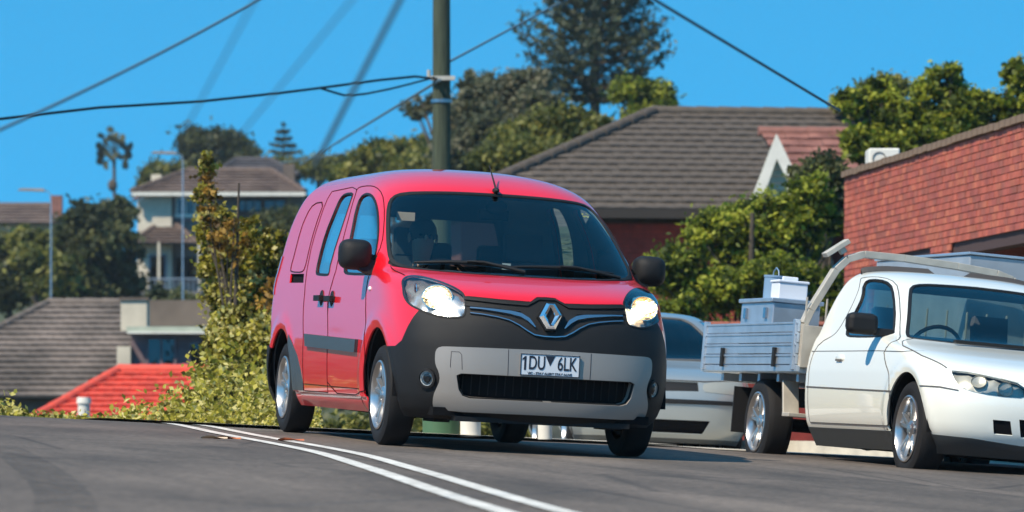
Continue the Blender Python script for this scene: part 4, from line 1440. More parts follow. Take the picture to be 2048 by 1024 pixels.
M_mort = mat('mortar', (.26, .085, .055), .95)
M_brickd = mat('brick_house', (.20, .026, .020), .85, var=.25, vscale=6)
M_mortd = mat('mortar_dark', (.10, .03, .025), .95)
M_wood = mat('white_timber', (.66, .64, .57), .6, var=.1, vscale=4)
M_cream = mat('cream_render', (.55, .49, .38), .8, var=.15, vscale=1.5)
M_grey = mat('grey_render', (.16, .15, .14), .85, var=.2, vscale=1.5)
M_blue = mat('blue_render', (.15, .20, .26), .8, var=.2, vscale=1.5)
M_pink = mat('weathered_board', (.15, .105, .115), .85, var=.3, vscale=3)
M_green = mat('pale_green_metal', (.42, .46, .36), .6, var=.15, vscale=3)
M_brown = mat('brown_render', (.13, .10, .08), .85, var=.2, vscale=2)
M_pane = glass_mat('pane', (.10, .12, .15), 1.6)
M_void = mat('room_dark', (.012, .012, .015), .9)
M_pole = mat('pole_timber', (.045, .058, .034), .9, var=.35, vscale=3, bump=.5, bscale=30, stretch=(8, 8, .6))
M_wire = mat('wire', (.10, .16, .20), .8, spec=.1)
M_wirek = mat('wire_black', (.008, .014, .02), .8, spec=.1)
M_bark = mat('bark', (.07, .055, .04), .95, var=.3, vscale=5, bump=.6, bscale=20)
M_binp = mat('bin_green', (.05, .12, .06), .6)
L_gum = leaf_mat('gum_leaves', [(.06, .07, .04), (.13, .14, .07), (.26, .24, .15)], .4)
L_dark = leaf_mat('dark_leaves', [(.035, .046, .02), (.07, .085, .032), (.15, .155, .055)], .4)
L_mid = leaf_mat('mid_leaves', [(.05, .065, .016), (.14, .15, .03), (.32, .30, .07)], .4)
L_brt = leaf_mat('bright_leaves', [(.035, .058, .009), (.15, .19, .02), (.46, .48, .055)], .5)
L_oli = leaf_mat('olive_yellow_leaves', [(.08, .07, .008), (.25, .23, .025), (.52, .46, .06), (.74, .66, .28)], .5)
L_rus = leaf_mat('rusty_leaves', [(.09, .05, .01), (.26, .14, .02), (.45, .27, .05)], .4)
L_pine = leaf_mat('pine_needles', [(.03, .045, .03), (.07, .09, .05), (.15, .17, .09)], .35)
L_palm = leaf_mat('palm_fronds', [(.02, .03, .012), (.05, .06, .025), (.10, .10, .05)], .2)
Z3 = Vector((0, 0, 1))


def tile_face(parent, P0, e, s, S, left, right, rows, tw, m, parts=0, vis=None, rowparts=False, lift=.03, rowname='tile_course'):
    """rows of overlapping tiles on the plane P0 + e*x + s*y; left(y), right(y) bound the rows"""
    n = e.cross(s).normalized()
    if n.z < 0: n = -n
    g_ = S / rows
    # one tile: curved across, tilted so its lower edge stands proud
    def tile_geo(o, w, l):
        vs = []
        for (yy, hh) in ((-.02, lift + .012), (l + .01, .006)):
            for j in range(5):
                x = w * j / 4
                c_ = .006 * math.sin(PI * j / 4 * 2)
                vs.append(o + e * x + s * yy + n * (hh + c_))
        vs += [o + e * 0 + s * -.02 - n * .0, o + e * w + s * -.02]
        return vs, [(j, j + 1, 6 + j, 5 + j) for j in range(4)] + [(10, 11, 4, 3, 2, 1, 0)]
    proto = None
    mb = MB(); made = 0
    for i in range(rows):
        y = g_ * i
        x0, x1 = left(y + g_ / 2), right(y + g_ / 2)
        k0, k1 = int(math.floor(x0 / tw + (.5 if i % 2 else 0))), int(math.ceil(x1 / tw))
        row = MB()
        for k_ in range(k0, k1):
            x = (k_ - (.5 if i % 2 else 0)) * tw
            xa, xb = max(x, x0), min(x + tw, x1)
            if xb - xa < .05: continue
            o = P0 + e * xa + s * y
            full = xb - xa > tw - .001
            if parts and made < parts and full and (vis is None or vis(o)):
                if proto is None:
                    v_, f_ = tile_geo(Vector(), tw - .008, g_)
                    q = MB(); q.add(v_, f_)
                    proto = q.build('tile', m, parent, smooth=60)
                    proto.location = o
                else:
                    c = proto.copy(); COL.objects.link(c); c.parent = parent; c.location = o
                    c.location += n * random.uniform(-.003, .006)
                made += 1
            else:
                v_, f_ = tile_geo(o + n * random.uniform(-.003, .006), xb - xa - .008, g_)
                (row if rowparts else mb).add(v_, f_)
        if rowparts and row.v:
            row.build(rowname, m, parent, smooth=60)
    if mb.v:
        ob = mb.build('roof_tiles', m, parent, smooth=60)
        ob['kind'] = 'stuff'
    return n


def slab(parent, name, pts, n, th, m):
    q = MB(); k_ = len(pts)
    q.add([Vector(p) for p in pts] + [Vector(p) - n * th for p in pts], [tuple(range(k_)), tuple(range(2 * k_ - 1, k_ - 1, -1))] + [(i, (i + 1) % k_, k_ + (i + 1) % k_, k_ + i) for i in range(k_)])
    return q.build(name, m, parent, smooth=None)


def ridge_caps(parent, A, B, m, r=.09, step=.42):
    """capping tiles along a ridge or hip, each its own part"""
    A, B = Vector(A), Vector(B); d = B - A; L = d.length; d.normalize()
    k_ = max(1, int(L / step)); up = (Z3 - d * Z3.dot(d)).normalized(); sd_ = d.cross(up)
    mesh = None
    for i in range(k_):
        if mesh is None:
            q = MB(); vs = []
            for t_, rr in ((-.03, r * 1.1), (L / k_, r * .92)):
                for j in range(7):
                    th = -.7 + (PI + 1.4) * j / 6
                    vs.append(d * t_ + sd_ * (rr * 1.15 * math.cos(th)) + up * (rr * math.sin(th) + .005))
            q.add(vs, [(j, j + 1, 8 + j, 7 + j) for j in range(6)] + [tuple(range(6, -1, -1))])
            o = q.build('ridge_tile', m, parent, smooth=50); mesh = o
            o.location = A
        else:
            o = mesh.copy(); COL.objects.link(o); o.parent = parent; o.location = A + d * (L / k_ * i)


def window(parent, P, e, w, h, m_fr=None, bars=1, sill=True, dark=M_void):
    """P lower left corner on the wall face; e along it; the frame stands a little proud"""
    m_fr = m_fr or M_wood
    n = e.cross(Z3).normalized()
    if n.y > 0: n = -n
    f = MB()
    t_ = .06
    for a, b in (((0, 0), (w, t_)), ((0, h - t_), (w, h)), ((0, t_), (t_, h - t_)), ((w - t_, t_), (w, h - t_))):
        f.hexa([P + e * x + Z3 * z + n * d for z in (a[1], b[1]) for x, d in ((a[0], -.05), (b[0], -.05), (b[0], .04), (a[0], .04))])
    for i in range(bars):
        x = w * (i + 1) / (bars + 1)
        f.hexa([P + e * (x + dx) + Z3 * z + n * d for z in (t_, h - t_) for dx, d in ((-.025, -.03), (.025, -.03), (.025, .03), (-.025, .03))])
    fo = f.build('window', m_fr, parent, smooth=None)
    q = MB(); q.add([P + e * t_ + Z3 * t_ + n * .01, P + e * (w - t_) + Z3 * t_ + n * .01, P + e * (w - t_) + Z3 * (h - t_) + n * .01, P + e * t_ + Z3 * (h - t_) + n * .01], [(0, 1, 2, 3)])
    q.build('pane', M_pane, fo, smooth=None)
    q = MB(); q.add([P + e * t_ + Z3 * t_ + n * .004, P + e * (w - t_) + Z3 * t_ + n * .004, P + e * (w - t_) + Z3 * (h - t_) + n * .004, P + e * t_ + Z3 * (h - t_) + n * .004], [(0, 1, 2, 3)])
    q.build('room_dark_sheet', dark, fo, smooth=None)  # dark sheet painted as the unlit room behind the pane
    if sill:
        q = MB(); q.hexa([P + e * x + Z3 * z + n * d for z in (-.06, 0) for x, d in ((-.06, 0), (w + .06, 0), (w + .06, .10), (-.06, .10))]); q.build('sill', m_fr, fo, smooth=None)
    return fo


def wallbox(parent, name, P, e, w, d, h, m):
    """box with its front lower left corner at P, going back by d"""
    b_ = Vector((-e.y, e.x, 0))
    q = MB(); q.hexa([P, P + e * w, P + e * w + b_ * d, P + b_ * d, P + Z3 * h, P + e * w + Z3 * h, P + e * w + b_ * d + Z3 * h, P + b_ * d + Z3 * h])
    return q.build(name, m, parent, smooth=None)


def brick_face(parent, P, e, L, H, bl, bh, mats_, mort, parts=0, vis=None, hole=None, rnd=random.Random(3)):
    """real bricks on the face P + e*x + z, joints recessed"""
    n = e.cross(Z3).normalized()
    if n.dot(-P) < 0: n = -n
    rows = int(H / bh); made = 0; proto = None
    rest = [MB() for _ in mats_]
    jt = .010
    for i in range(rows):
        off = (i % 2) * bl / 2
        x = -off
        while x < L:
            xa, xb = max(0, x), min(L, x + bl - jt); z = i * bh
            x += bl
            if xb - xa < .03: continue
            if hole and hole((xa + xb) / 2, z + bh / 2): continue
            d = rnd.uniform(.008, .016); mi = rnd.choices(range(len(mats_)), [5, 3, 3, 2][:len(mats_)])[0]
            o = P + e * xa + Z3 * z
            w_, h_ = xb - xa, bh - jt
            def geo(o, d):
                return [o, o + e * w_, o + e * w_ + n * d, o + n * d, o + Z3 * h_, o + Z3 * h_ + e * w_, o + Z3 * h_ + e * w_ + n * d, o + Z3 * h_ + n * d]
            if parts and made < parts and w_ > bl - jt - .001 and (vis is None or vis(o)):
                if proto is None:
                    proto = {}
                if mi not in proto:
                    q = MB(); q.hexa(geo(Vector(), .014)); ob = q.build('brick', mats_[mi], parent, smooth=None); ob.location = o; proto[mi] = ob
                else:
                    c = proto[mi].copy(); COL.objects.link(c); c.parent = parent; c.location = o + n * rnd.uniform(-.004, .004)
                made += 1
            else:
                rest[mi].hexa(geo(o, d))
    for mb, m in zip(rest, mats_):
        if mb.v:
            ob = mb.build('brickwork', m, parent, smooth=None); ob['kind'] = 'stuff'


def grounded(x, y, d=.3):
    return float(ground_z(np.array(float(x)), np.array(float(y)))) - d


# ---- traffic island with bin and bollards seen under the van
isl = MB()
vs = []
for s in np.arange(5.2, 12.1, .5):
    for n_ in (-2.2, 2.2): vs.append(road_pt(s, n_, .02))
isl.add(vs, [(2 * i, 2 * i + 1, 2 * i + 3, 2 * i + 2) for i in range(len(vs) // 2 - 1)])
o = isl.build('traffic_island', M_concrete, smooth=None); o['kind'] = 'structure'
def stand(u, Y): 
    x = (u - 1024) / FPX * Y
    return Vector((x, Y, float(ground_z(np.array(x), np.array(Y))) + .02))
b = stand(882, 32.2)
r_ = empty('litter_bin', 'green round litter bin glimpsed under the front of the red van', 'bin', None, place(b))
q = MB(); q.lathe([(.0005, 0), (.125, 0), (.14, .02), (.145, .42), (.15, .45), (.13, .46), (.12, .40), (.0005, .38)], (0, 0, 0), Z3, 28); q.build('drum', M_binp, r_)
q = MB(); q.lathe([(.152, .43), (.158, .45), (.152, .47)], (0, 0, 0), Z3, 28); q.build('rim', M_binp, r_)
for u_, w_, lb_ in ((941, .078, 'short white bollard beside the green litter bin'), (1090, .055, 'thin white bollard glimpsed under the middle of the red van')):
    b = stand(u_, 32.0); r_ = empty('bollard', lb_, 'bollard', 'bollards on the traffic island', place(b))
    q = MB(); q.lathe([(w_, 0), (w_, .34), (w_ * .85, .38), (.0005, .40)], (0, 0, 0), Z3, 20); q.build('post', M_wood, r_)
    q = MB(); q.lathe([(w_ + .004, .12), (w_ + .004, .16)], (0, 0, 0), Z3, 20); q.build('band', M_dchrome, r_)

# fallen leaves on the road
for (u, v, c_, lb_) in ((428, 880, (.55, .42, .30), 'pale fallen leaf on the road left of the others'), (455, 881, (.45, .14, .05), 'orange fallen leaf next to the pale leaf on the road'), (582, 884, (.42, .12, .05), 'orange fallen leaf on the road just behind the van')):
    d = Vector(((u - 1024) / FPX, 1, (HZ - v) / FPX)); n_ = Vector((.0512, -.01087, 1)); z0 = float(road_z(0., 0.))
    t_ = z0 * 1 / (d.z + .0512 * d.x - .01087)
    p = d * t_
    q = MB(); vs = []; K = 9
    for i in range(K):
        a = i / (K - 1); w_ = .035 * math.sin(PI * a)**.7
        vs += [Vector((a * .16 - .08, -w_, .014 + .010 * math.sin(a * 5))), Vector((a * .16 - .08, 0, .005)), Vector((a * .16 - .08, w_, .014))]
    q.add(vs, [(3 * i + j, 3 * i + j + 1, 3 * i + j + 4, 3 * i + j + 3) for i in range(K - 1) for j in range(2)])
    o = q.build('fallen_leaf', mat('leaf_litter', c_, .7), smooth=60); o.location = p + Vector((0, 0, .004)); tag(o, lb_, 'leaf')

# ---- big house with the hipped tile roof, right of the van
th = math.radians(-4.0)
e = Vector((math.cos(math.radians(8)), math.sin(math.radians(8)), 0)); inn_ = Vector((-e.y, e.x, 0))
E0 = at(1200, 418, 75.)
r = 4.75; pit = .434
P0 = E0 - e * 2.95
hA_ = empty('tiled_house', 'dark red brick house with a large grey brown hipped tile roof behind the van', 'house', None, place(P0))
s = (inn_ + Z3 * pit).normalized(); S = r * math.sqrt(1 + pit * pit)
Lw = 15.0
O = Vector()
def visA(o):
    p = o + P0
    u = 1024 + FPX * p.x / p.y
    return 1060 < u < 1720
slab(hA_, 'roof', [O, O + e * Lw, O + e * (Lw - r) + inn_ * r + Z3 * r * pit, O + e * r + inn_ * r + Z3 * r * pit], e.cross(s).normalized() * (1 if e.cross(s).z > 0 else -1), .08, M_roofb)
tile_face(hA_, O, e, s, S, lambda y: y / S * r, lambda y: Lw - y / S * r, 16, .36, M_tileg, parts=290, vis=visA)
slab(hA_, 'roof', [O, O + e * r + inn_ * r + Z3 * r * pit, O + inn_ * 2 * r], Vector((-1, 0, 1)).normalized(), .05, M_tileg)
slab(hA_, 'roof', [O + inn_ * 2 * r, O + e * r + inn_ * r + Z3 * r * pit, O + e * (Lw - r) + inn_ * r + Z3 * r * pit, O + e * Lw + inn_ * 2 * r], Z3, .05, M_tileg)
RA = O + e * r + inn_ * r + Z3 * (r * pit + .03); RB = O + e * (Lw - r) + inn_ * r + Z3 * (r * pit + .03)
ridge_caps(hA_, RA, RB, M_tileg); ridge_caps(hA_, O + Z3 * .03, RA, M_tileg, .11)
q = MB(); q.hexa([O - inn_ * .12 - Z3 * .16, O + e * Lw - inn_ * .12 - Z3 * .16, O + e * Lw - Z3 * .16, O - Z3 * .16, O - inn_ * .12, O + e * Lw - inn_ * .12, O + e * Lw, O]); q.build('gutter', M_roofb, hA_, smooth=None)
WB = O + e * .55 + inn_ * .55 - Z3 * .16
gz = -9.
wallbox(hA_, 'wall', WB + Z3 * (-5.5), e, Lw - 1.1, 8.0, 5.45, M_mortd)
brick_face(hA_, WB - inn_ * .002 + e * 2.2 + Z3 * (-3.0), e, 7.5, 2.95, .24, .086, [M_brickd], M_mortd)
for (x, w_) in ((5.2, 1.5), (8.6, 1.5)):
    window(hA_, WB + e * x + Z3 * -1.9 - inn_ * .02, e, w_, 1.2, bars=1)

# its gabled wing: white barge boards, boarded gable, redder tiles
gz_ = empty('gabled_wing', 'wing with white barge boards and reddish tiles in front of the grey tiled roof', 'house wing', None, place(at(1500, 420, 72)))
def g_(u, v, Y): return at(u, v, Y) - at(1500, 420, 72)
A_, B_, C_ = g_(1553, 268, 72), g_(1505, 392, 72), g_(1612, 392, 72)
Ai, Bi, Ci = A_ - Z3 * .42, B_ + Vector((.19, 0, 0)), C_ - Vector((.19, 0, 0))
for a, b, bi in ((A_, B_, Bi), (A_, C_, Ci)):
    q = MB(); vs = [p + Vector((0, -.06, 0)) for p in (a, b, bi, Ai)]
    q.hexa(vs + [v_ + Vector((0, .14, 0)) for v_ in vs]); q.build('barge_board', M_wood, gz_, smooth=None)
k_ = 9
for i in range(k_):
    z0 = C_.z + (A_.z - C_.z) * i / k_; z1 = C_.z + (A_.z - C_.z) * (i + .92) / k_
    f0, f1 = 1 - i / k_, 1 - (i + .92) / k_
    cx = A_.x; hw = (C_.x - B_.x) / 2; mx_ = (B_.x + C_.x) / 2
    def ex(f): return (cx + (B_.x - cx) * f, cx + (C_.x - cx) * f)
    a0, a1 = ex(f0); b0, b1 = ex(max(f1, 0.01))
    q = MB(); q.hexa([Vector((a0, .16, z0)), Vector((a1, .16, z0)), Vector((a1, .20, z0)), Vector((a0, .20, z0)), Vector((b0, .18, z1)), Vector((b1, .18, z1)), Vector((b1, .20, z1)), Vector((b0, .20, z1))])
    q.build('weatherboard', M_green, gz_, smooth=None)
wallbox(gz_, 'wall', Vector((B_.x, .22, C_.z - 5)), Vector((1, 0, 0)), C_.x - B_.x, 4, 5, M_wood)
e2 = Vector((1, .06, 0)).normalized(); in2 = Vector((-e2.y, e2.x, 0)); s2 = (in2 + Z3 * .5).normalized()
TP = g_(1606, 400, 72.6)
rz_ = (g_(1565, 262, 75).z - TP.z); S2 = rz_ / .5 * math.sqrt(1.25)
tile_face(gz_, TP, e2, s2, S2, lambda y: -.38 * y / S2 * 1.1, lambda y: 3.5, 9, .42, M_tiler, rowparts=True)
slab(gz_, 'roof', [TP, TP + e2 * 3.5, TP + e2 * 3.5 + s2 * S2, TP + e2 * -.42 + s2 * S2], Z3, .05, M_roofb)
ridge_caps(gz_, TP - e2 * .42 + s2 * S2, TP + e2 * 3.5 + s2 * S2, M_tiler)

# ---- brick building on the right
W0 = Vector(((1687 - 1024) / FPX * 50, 50, 0)); W1 = Vector(((2048 - 1024) / FPX * 40.6, 40.6, 0))
ew = (W1 - W0).normalized(); Lb = 16.0
base_z = -2.2; topz = 2.85
bb = empty('brick_building', 'weathered red brick building with dark openings at the right edge', 'building', None, place(W0))
nb = ew.cross(Z3).normalized()
if nb.x > 0: nb = -nb
Ltot = (W1 - W0).length
def holeb(x, z):
    zz = z + base_z
    if zz < 1.84 and ((2.2 < x < 5.0) or (6.0 < x < 15.2)) and zz > -2: return True
    return False
def visB(o):
    return o.z + 0 > .6 and o.length < 14
wt = .25
def wb(name, x0, x1, z0, z1, m=M_mort, d0=.02, dd=wt):
    q = MB(); q.hexa([ew * x0 - nb * d0 + Z3 * z0, ew * x1 - nb * d0 + Z3 * z0, ew * x1 - nb * (d0 + dd) + Z3 * z0, ew * x0 - nb * (d0 + dd) + Z3 * z0, ew * x0 - nb * d0 + Z3 * z1, ew * x1 - nb * d0 + Z3 * z1, ew * x1 - nb * (d0 + dd) + Z3 * z1, ew * x0 - nb * (d0 + dd) + Z3 * z1])
    return q.build(name, m, bb, smooth=None)
wb('wall', 0, Lb, 1.84, topz); wb('wall', 0, 2.2, base_z, 1.84); wb('wall', 5.0, 6.0, base_z, 1.84); wb('wall', 15.2, Lb, base_z, 1.84)
brick_face(bb, Vector((0, 0, base_z)) - nb * .02, ew, Lb, topz - base_z, .205, .072, M_brick, M_mort, parts=290, vis=visB, hole=holeb)
M_sof = mat('dark_soffit', (.05, .028, .028), .9)
M_door = mat('dark_shutter', (.035, .022, .024), .8)
for x0, x1 in ((2.2, 5.0), (6.0, 15.2)):
    wb('lintel', x0, x1, 1.70, 1.84, M_sof, .04, .2)
    wb('recess', x0, x1, base_z, 1.70, M_door, 1.0, .1)
    for i in range(7):
        wb('shutter_slat', x0, x1, 1.55 - i * .26, 1.72 - i * .26, M_sof, .93, .06)
    for x in (x0, x1):
        q = MB()
        q.hexa([ew * (x - .001) - nb * .02 + Z3 * base_z, ew * (x + .001) - nb * .02 + Z3 * base_z, ew * (x + .001) - nb * 1.0 + Z3 * base_z, ew * (x - .001) - nb * 1. + Z3 * base_z, ew * (x - .001) - nb * .02 + Z3 * 1.8, ew * (x + .001) - nb * .02 + Z3 * 1.8, ew * (x + .001) - nb * 1. + Z3 * 1.8, ew * (x - .001) - nb * 1. + Z3 * 1.8])
        q.build('reveal', M_brick[3], bb, smooth=None)
# header courses and capping, each brick on edge
cap = None
for i in range(int(Lb / .25)):
    if cap is None:
        q = MB(); q.hexa([O, ew * .235, ew * .235 - nb * .33, O - nb * .33, Z3 * .07, ew * .235 + Z3 * .07, ew * .235 - nb * .33 + Z3 * .07, -nb * .33 + Z3 * .07])
        cap = q.build('coping_brick', mat('coping', (.15, .10, .065), .9, var=.3, vscale=5), bb, smooth=None); cap.location = nb * .03 + Z3 * topz
    else:
        c = cap.copy(); COL.objects.link(c); c.parent = bb; c.location = nb * .03 + Z3 * (topz + random.uniform(-.006, .006)) + ew * (.25 * i)
q = MB(); q.hexa([ew * 0 - nb * .3 + Z3 * 2.4, ew * Lb - nb * .3 + Z3 * 2.4, ew * Lb - nb * 8 + Z3 * 2.4, -nb * 8 + Z3 * 2.4, ew * 0 - nb * .3 + Z3 * 2.5, ew * Lb - nb * .3 + Z3 * 2.5, ew * Lb - nb * 8 + Z3 * 2.5, -nb * 8 + Z3 * 2.5]); q.build('roof', M_roofb, bb, smooth=None)
q = MB(); q.hexa([nb * -.02 + Z3 * base_z, -nb * 8 + Z3 * base_z, -nb * 8 + ew * .25 + Z3 * base_z, ew * .25 - nb * .3 + Z3 * base_z, nb * -.02 + Z3 * topz, -nb * 8 + Z3 * topz, -nb * 8 + ew * .25 + Z3 * topz, ew * .25 - nb * .3 + Z3 * topz]); q.build('end_wall', M_brick[0], bb, smooth=None)
ac = empty('air_conditioner', 'white air conditioner box on the roof corner of the brick building', 'air conditioner', None, place(at(1768, 335, 49) + Vector((0, .2, .03))))
q = MB(); q.box((0, 0, .07), (.36, .5, .24)); q.build('casing', M_wood, ac, bevel=.02)
q = MB(); q.lathe([(.07, 0), (.078, 0), (.078, .01), (.07, .01)], (-.06, -.252, .07), (0, -1, 0), 20); q.build('fan_grille', M_gapw, ac)
for x in (-.13, .13):
    q = MB(); q.box((x, 0, -.25), (.05, .4, .45)); q.build('stand', M_roofb, ac)

# low brick fence with terracotta capping behind the trees
M_cap = mat('capping', (.38, .13, .09), .8)
fb = at(1380, 700, 52); fn = empty('brick_fence', 'low dark brick garden wall with orange capping behind the tray', 'wall', None, place(fb))
wallbox(fn, 'wall', Vector((-2, 0, -2.6)), Vector((1, 0, 0)), 4.6, .2, 2.6 + at(0, 652, 52).z - fb.z, M_brickd)
for i in range(10):
    zt = at(0, 652, 52).z - fb.z
    q = MB(); q.box((-.15 + i * .255, .1, zt + .03), (.245, .30, .045)); q.build('capping_tile', M_cap, fn, bevel=.01)

# ---- two storey house on the far slope
X1 = Vector((1, 0, 0))
YD = 170.
D0 = at(440, 600, YD)
hd = empty('two_storey_house', 'two storey house with brown hipped roof, pale walls and a small porch roof', 'house', None, place(D0))
def dp(u, v, dy=0): return at(u, v, YD) - D0 + Vector((0, dy, 0))
wallbox(hd, 'wall', dp(345, 700), X1, 5.2, 6, (700 - 380) / 50, M_grey)
wallbox(hd, 'wall', dp(277, 700, -.5), X1, 1.36, 6, (700 - 395) / 50, M_cream)
wallbox(hd, 'wall', dp(470, 700, -.3), X1, 2.7, 1, (700 - 435) / 50, M_blue)
wallbox(hd, 'wall', dp(470, 432, -.35), X1, 2.7, 1, (432 - 384) / 50, M_brown)
wallbox(hd, 'wall_panel', dp(348, 440, -.15), X1, 1.0, .3, 1.0, M_blue)
wallbox(hd, 'chimney', dp(296, 392, 1.5), X1, .40, .5, .95, M_cream)
wallbox(hd, 'chimney', dp(560, 365, 2.5), X1, .45, .5, .9, M_brown)
# main roof
def hip(parent, uL, uR, vE, uA, uB, vR, Y, base, m, rows, tw, over=.0, dyE=-.9, caps=True, run=None):
    a = at(uL, vE, Y) - base + Vector((0, dyE, 0)); b = at(uR, vE, Y) - base + Vector((0, dyE, 0))
    z = (vE - vR) / FPX * Y
    run = run or z / .47
    c = at(uB, vE, Y) - base + Vector((0, dyE + run, z)); d = at(uA, vE, Y) - base + Vector((0, dyE + run, z))
    ss = Vector((0, run, z)); S_ = ss.length; ss.normalize()
    slab(parent, 'roof', [a, b, c, d], Vector((0, -z, run)).normalized(), .06, M_roofb)
    a2, b2 = a + Vector((0, 2 * run, 0)), b + Vector((0, 2 * run, 0))
    slab(parent, 'roof', [a2, a, d], Z3, .05, m); slab(parent, 'roof', [b, b2, c], Z3, .05, m); slab(parent, 'roof', [b2, a2, d, c], Z3, .05, m)
    xl, xr = (d - a).x, (b - c).x; W = (b - a).x
    tile_face(parent, a, X1, ss, S_, lambda y: y / S_ * xl, lambda y: W - y / S_ * xr, rows, tw, m, rowparts=True, lift=.065)
    if caps:
        ridge_caps(parent, d + Z3 * .03, c + Z3 * .03, m, .10); ridge_caps(parent, a + Z3 * .03, d + Z3 * .03, m, .10); ridge_caps(parent, b + Z3 * .03, c + Z3 * .03, m, .10)
    return a, b, c, d
hip(hd, 268, 612, 386, 372, 540, 338, YD, D0, M_tilep, 7, .5)
hip(hd, 268, 402, 490, 315, 355, 452, YD, D0, M_tilep, 6, .5, dyE=-1.6, run=1.3)
wallbox(hd, 'eave_board', dp(268, 394, -1.0), X1, 6.9, .1, .14, M_wood)
q = MB(); q.hexa([dp(268, 400, -1.05), dp(278, 400, -1.05), dp(278, 400, -.9), dp(268, 400, -.9), dp(362, 350, .8), dp(374, 344, .8), dp(374, 344, 1.), dp(362, 350, 1.)]); q.build('hip_board', M_tiler, hd, smooth=None)
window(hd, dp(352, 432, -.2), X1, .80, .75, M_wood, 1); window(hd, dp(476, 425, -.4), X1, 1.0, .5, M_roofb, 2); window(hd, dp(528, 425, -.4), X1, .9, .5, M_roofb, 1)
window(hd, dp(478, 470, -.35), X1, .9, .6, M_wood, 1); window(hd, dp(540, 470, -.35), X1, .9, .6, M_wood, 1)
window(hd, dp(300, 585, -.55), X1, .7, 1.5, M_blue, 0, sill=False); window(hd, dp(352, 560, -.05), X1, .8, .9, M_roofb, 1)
wallbox(hd, 'balcony_floor', dp(240, 592, -1.9), X1, 3.4, 1.8, .12, M_grey)
for i in range(18):
    wallbox(hd, 'baluster', dp(242 + i * 9.4, 588, -1.88), X1, .04, .04, .5, M_blue)
wallbox(hd, 'handrail', dp(240, 562, -1.9), X1, 3.4, .08, .06, M_blue)
for u in (243, 322, 402): wallbox(hd, 'porch_post', dp(u, 588, -1.7), X1, .10, .10, 2.0, M_cream)

# dark shed roof behind it, and the far roof at the left edge
sh_ = empty('slate_roofed_house', 'dark slate roof rising behind the two storey house', 'house', None, place(at(500, 400, 185)))
hip(sh_, 430, 600, 352, 470, 540, 318, 185, at(500, 400, 185), M_tiled, 5, .5)
wallbox(sh_, 'wall', at(435, 352, 185) - at(500, 400, 185) + Vector((0, 0, -3)), X1, 3.4, 5, 3, M_grey)
fr_ = empty('far_red_roof_house', 'small far house with faded red roof at the left edge of the picture', 'house', None, place(at(60, 460, 205)))
hip(fr_, -60, 118, 448, -30, 102, 408, 205, at(60, 460, 205), M_tilep, 6, .5)
wallbox(fr_, 'wall', at(-50, 448, 205) - at(60, 460, 205) + Vector((0, 0, -3)), X1, 3.9, 5, 3, M_cream)
wallbox(fr_, 'chimney', at(101, 432, 205) - at(60, 460, 205), X1, .55, .5, 1.0, M_tiler)

# ---- nearer houses below the road at the left
YB = 105.
B0 = at(120, 800, YB)
hb = empty('mottled_roof_house', 'house with a broad mottled grey tile roof at the lower left', 'house', None, place(B0))
hip(hb, -260, 262, 795, 60, 250, 597, YB, B0, M_tileb, 17, .33)
wallbox(hb, 'wall', at(-200, 800, YB) - B0 + Vector((0, -.3, -2.5)), X1, 5.4, 8, 2.5, M_grey)
wallbox(hb, 'chimney', at(243, 662, YB) - B0 + Vector((0, -.2, 0)), X1, .64, .7, .78, M_cream)
wallbox(hb, 'chimney_cap', at(239, 601, YB) - B0 + Vector((0, -.25, 0)), X1, .74, .8, .07, M_brown)
fl = empty('flat_roofed_annex', 'low annex with a pale green flat roof and a dark window beside the red roof', 'house', None, place(at(330, 740, 100)))
def fp(u, v, dy=0): return at(u, v, 100) - at(330, 740, 100) + Vector((0, dy, 0))
wallbox(fl, 'flat_roof', fp(256, 664, -.4), X1, 2.16, 3, .12, M_green)
wallbox(fl, 'fascia', fp(257, 668, -.42), X1, 2.12, .05, .05, M_wood)
wallbox(fl, 'wall', fp(262, 800), X1, 1.75, 3, 1.6, M_pink)
wallbox(fl, 'upper_wall', fp(290, 650, 1.2), X1, 1.5, 2, .62, M_brown)
wallbox(fl, 'corner_post', fp(236, 740, -.3), X1, .32, .3, .55, M_cream)
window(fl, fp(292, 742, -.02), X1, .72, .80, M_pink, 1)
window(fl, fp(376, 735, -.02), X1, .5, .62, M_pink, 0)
YC = 86.
C0 = at(240, 840, YC)
hc_ = empty('red_roof_house', 'house with a bright orange red tile roof just beyond the road crest', 'house', None, place(C0))
hip(hc_, 60, 470, 848, 226, 400, 740, YC, C0, M_tilebr, 10, .33)
wallbox(hc_, 'wall', at(90, 850, YC) - C0 + Vector((0, -.2, -2.5)), X1, 3.6, 5, 2.5, M_cream)
vp = MB(); b = at(168, 842, 82); vp.cyl((0, 0, -1.5), (0.0, 0, .34), .12, n=14); vp.cyl((0, 0, .34), (0, 0, .46), .15, .13, n=14)
o = vp.build('vent_pipe', M_wood); o.location = b; tag(o, 'white vent pipe in front of the bright red roof', 'pipe')

# ---- power pole, lamps and wires
pp = empty('power_pole', 'tall weathered timber power pole standing behind the red van', 'power pole', None, place(Vector(((883 - 1024) / FPX * 62, 62, -4.5))))
q = MB(); q.tube([(0, 0, 0), (0, 0, 4), (0, 0, 8), (0, 0, 13)], [.155, .145, .135, .12], 18); q.build('post', M_pole, pp)
q = MB(); zc = at(0, 158, 62).z + 4.5; q.box((.02, -.15, zc), (.36, .10, .06)); q.cyl((-.18, -.15, zc), (-.18, -.15, zc + .12), .03, n=10); q.build('bracket', M_beige, pp)
q = MB(); q.lathe([(.150, zc - .35), (.152, zc - .30)], (0, 0, 0), Z3, 18); q.build('steel_band', M_dchrome, pp)


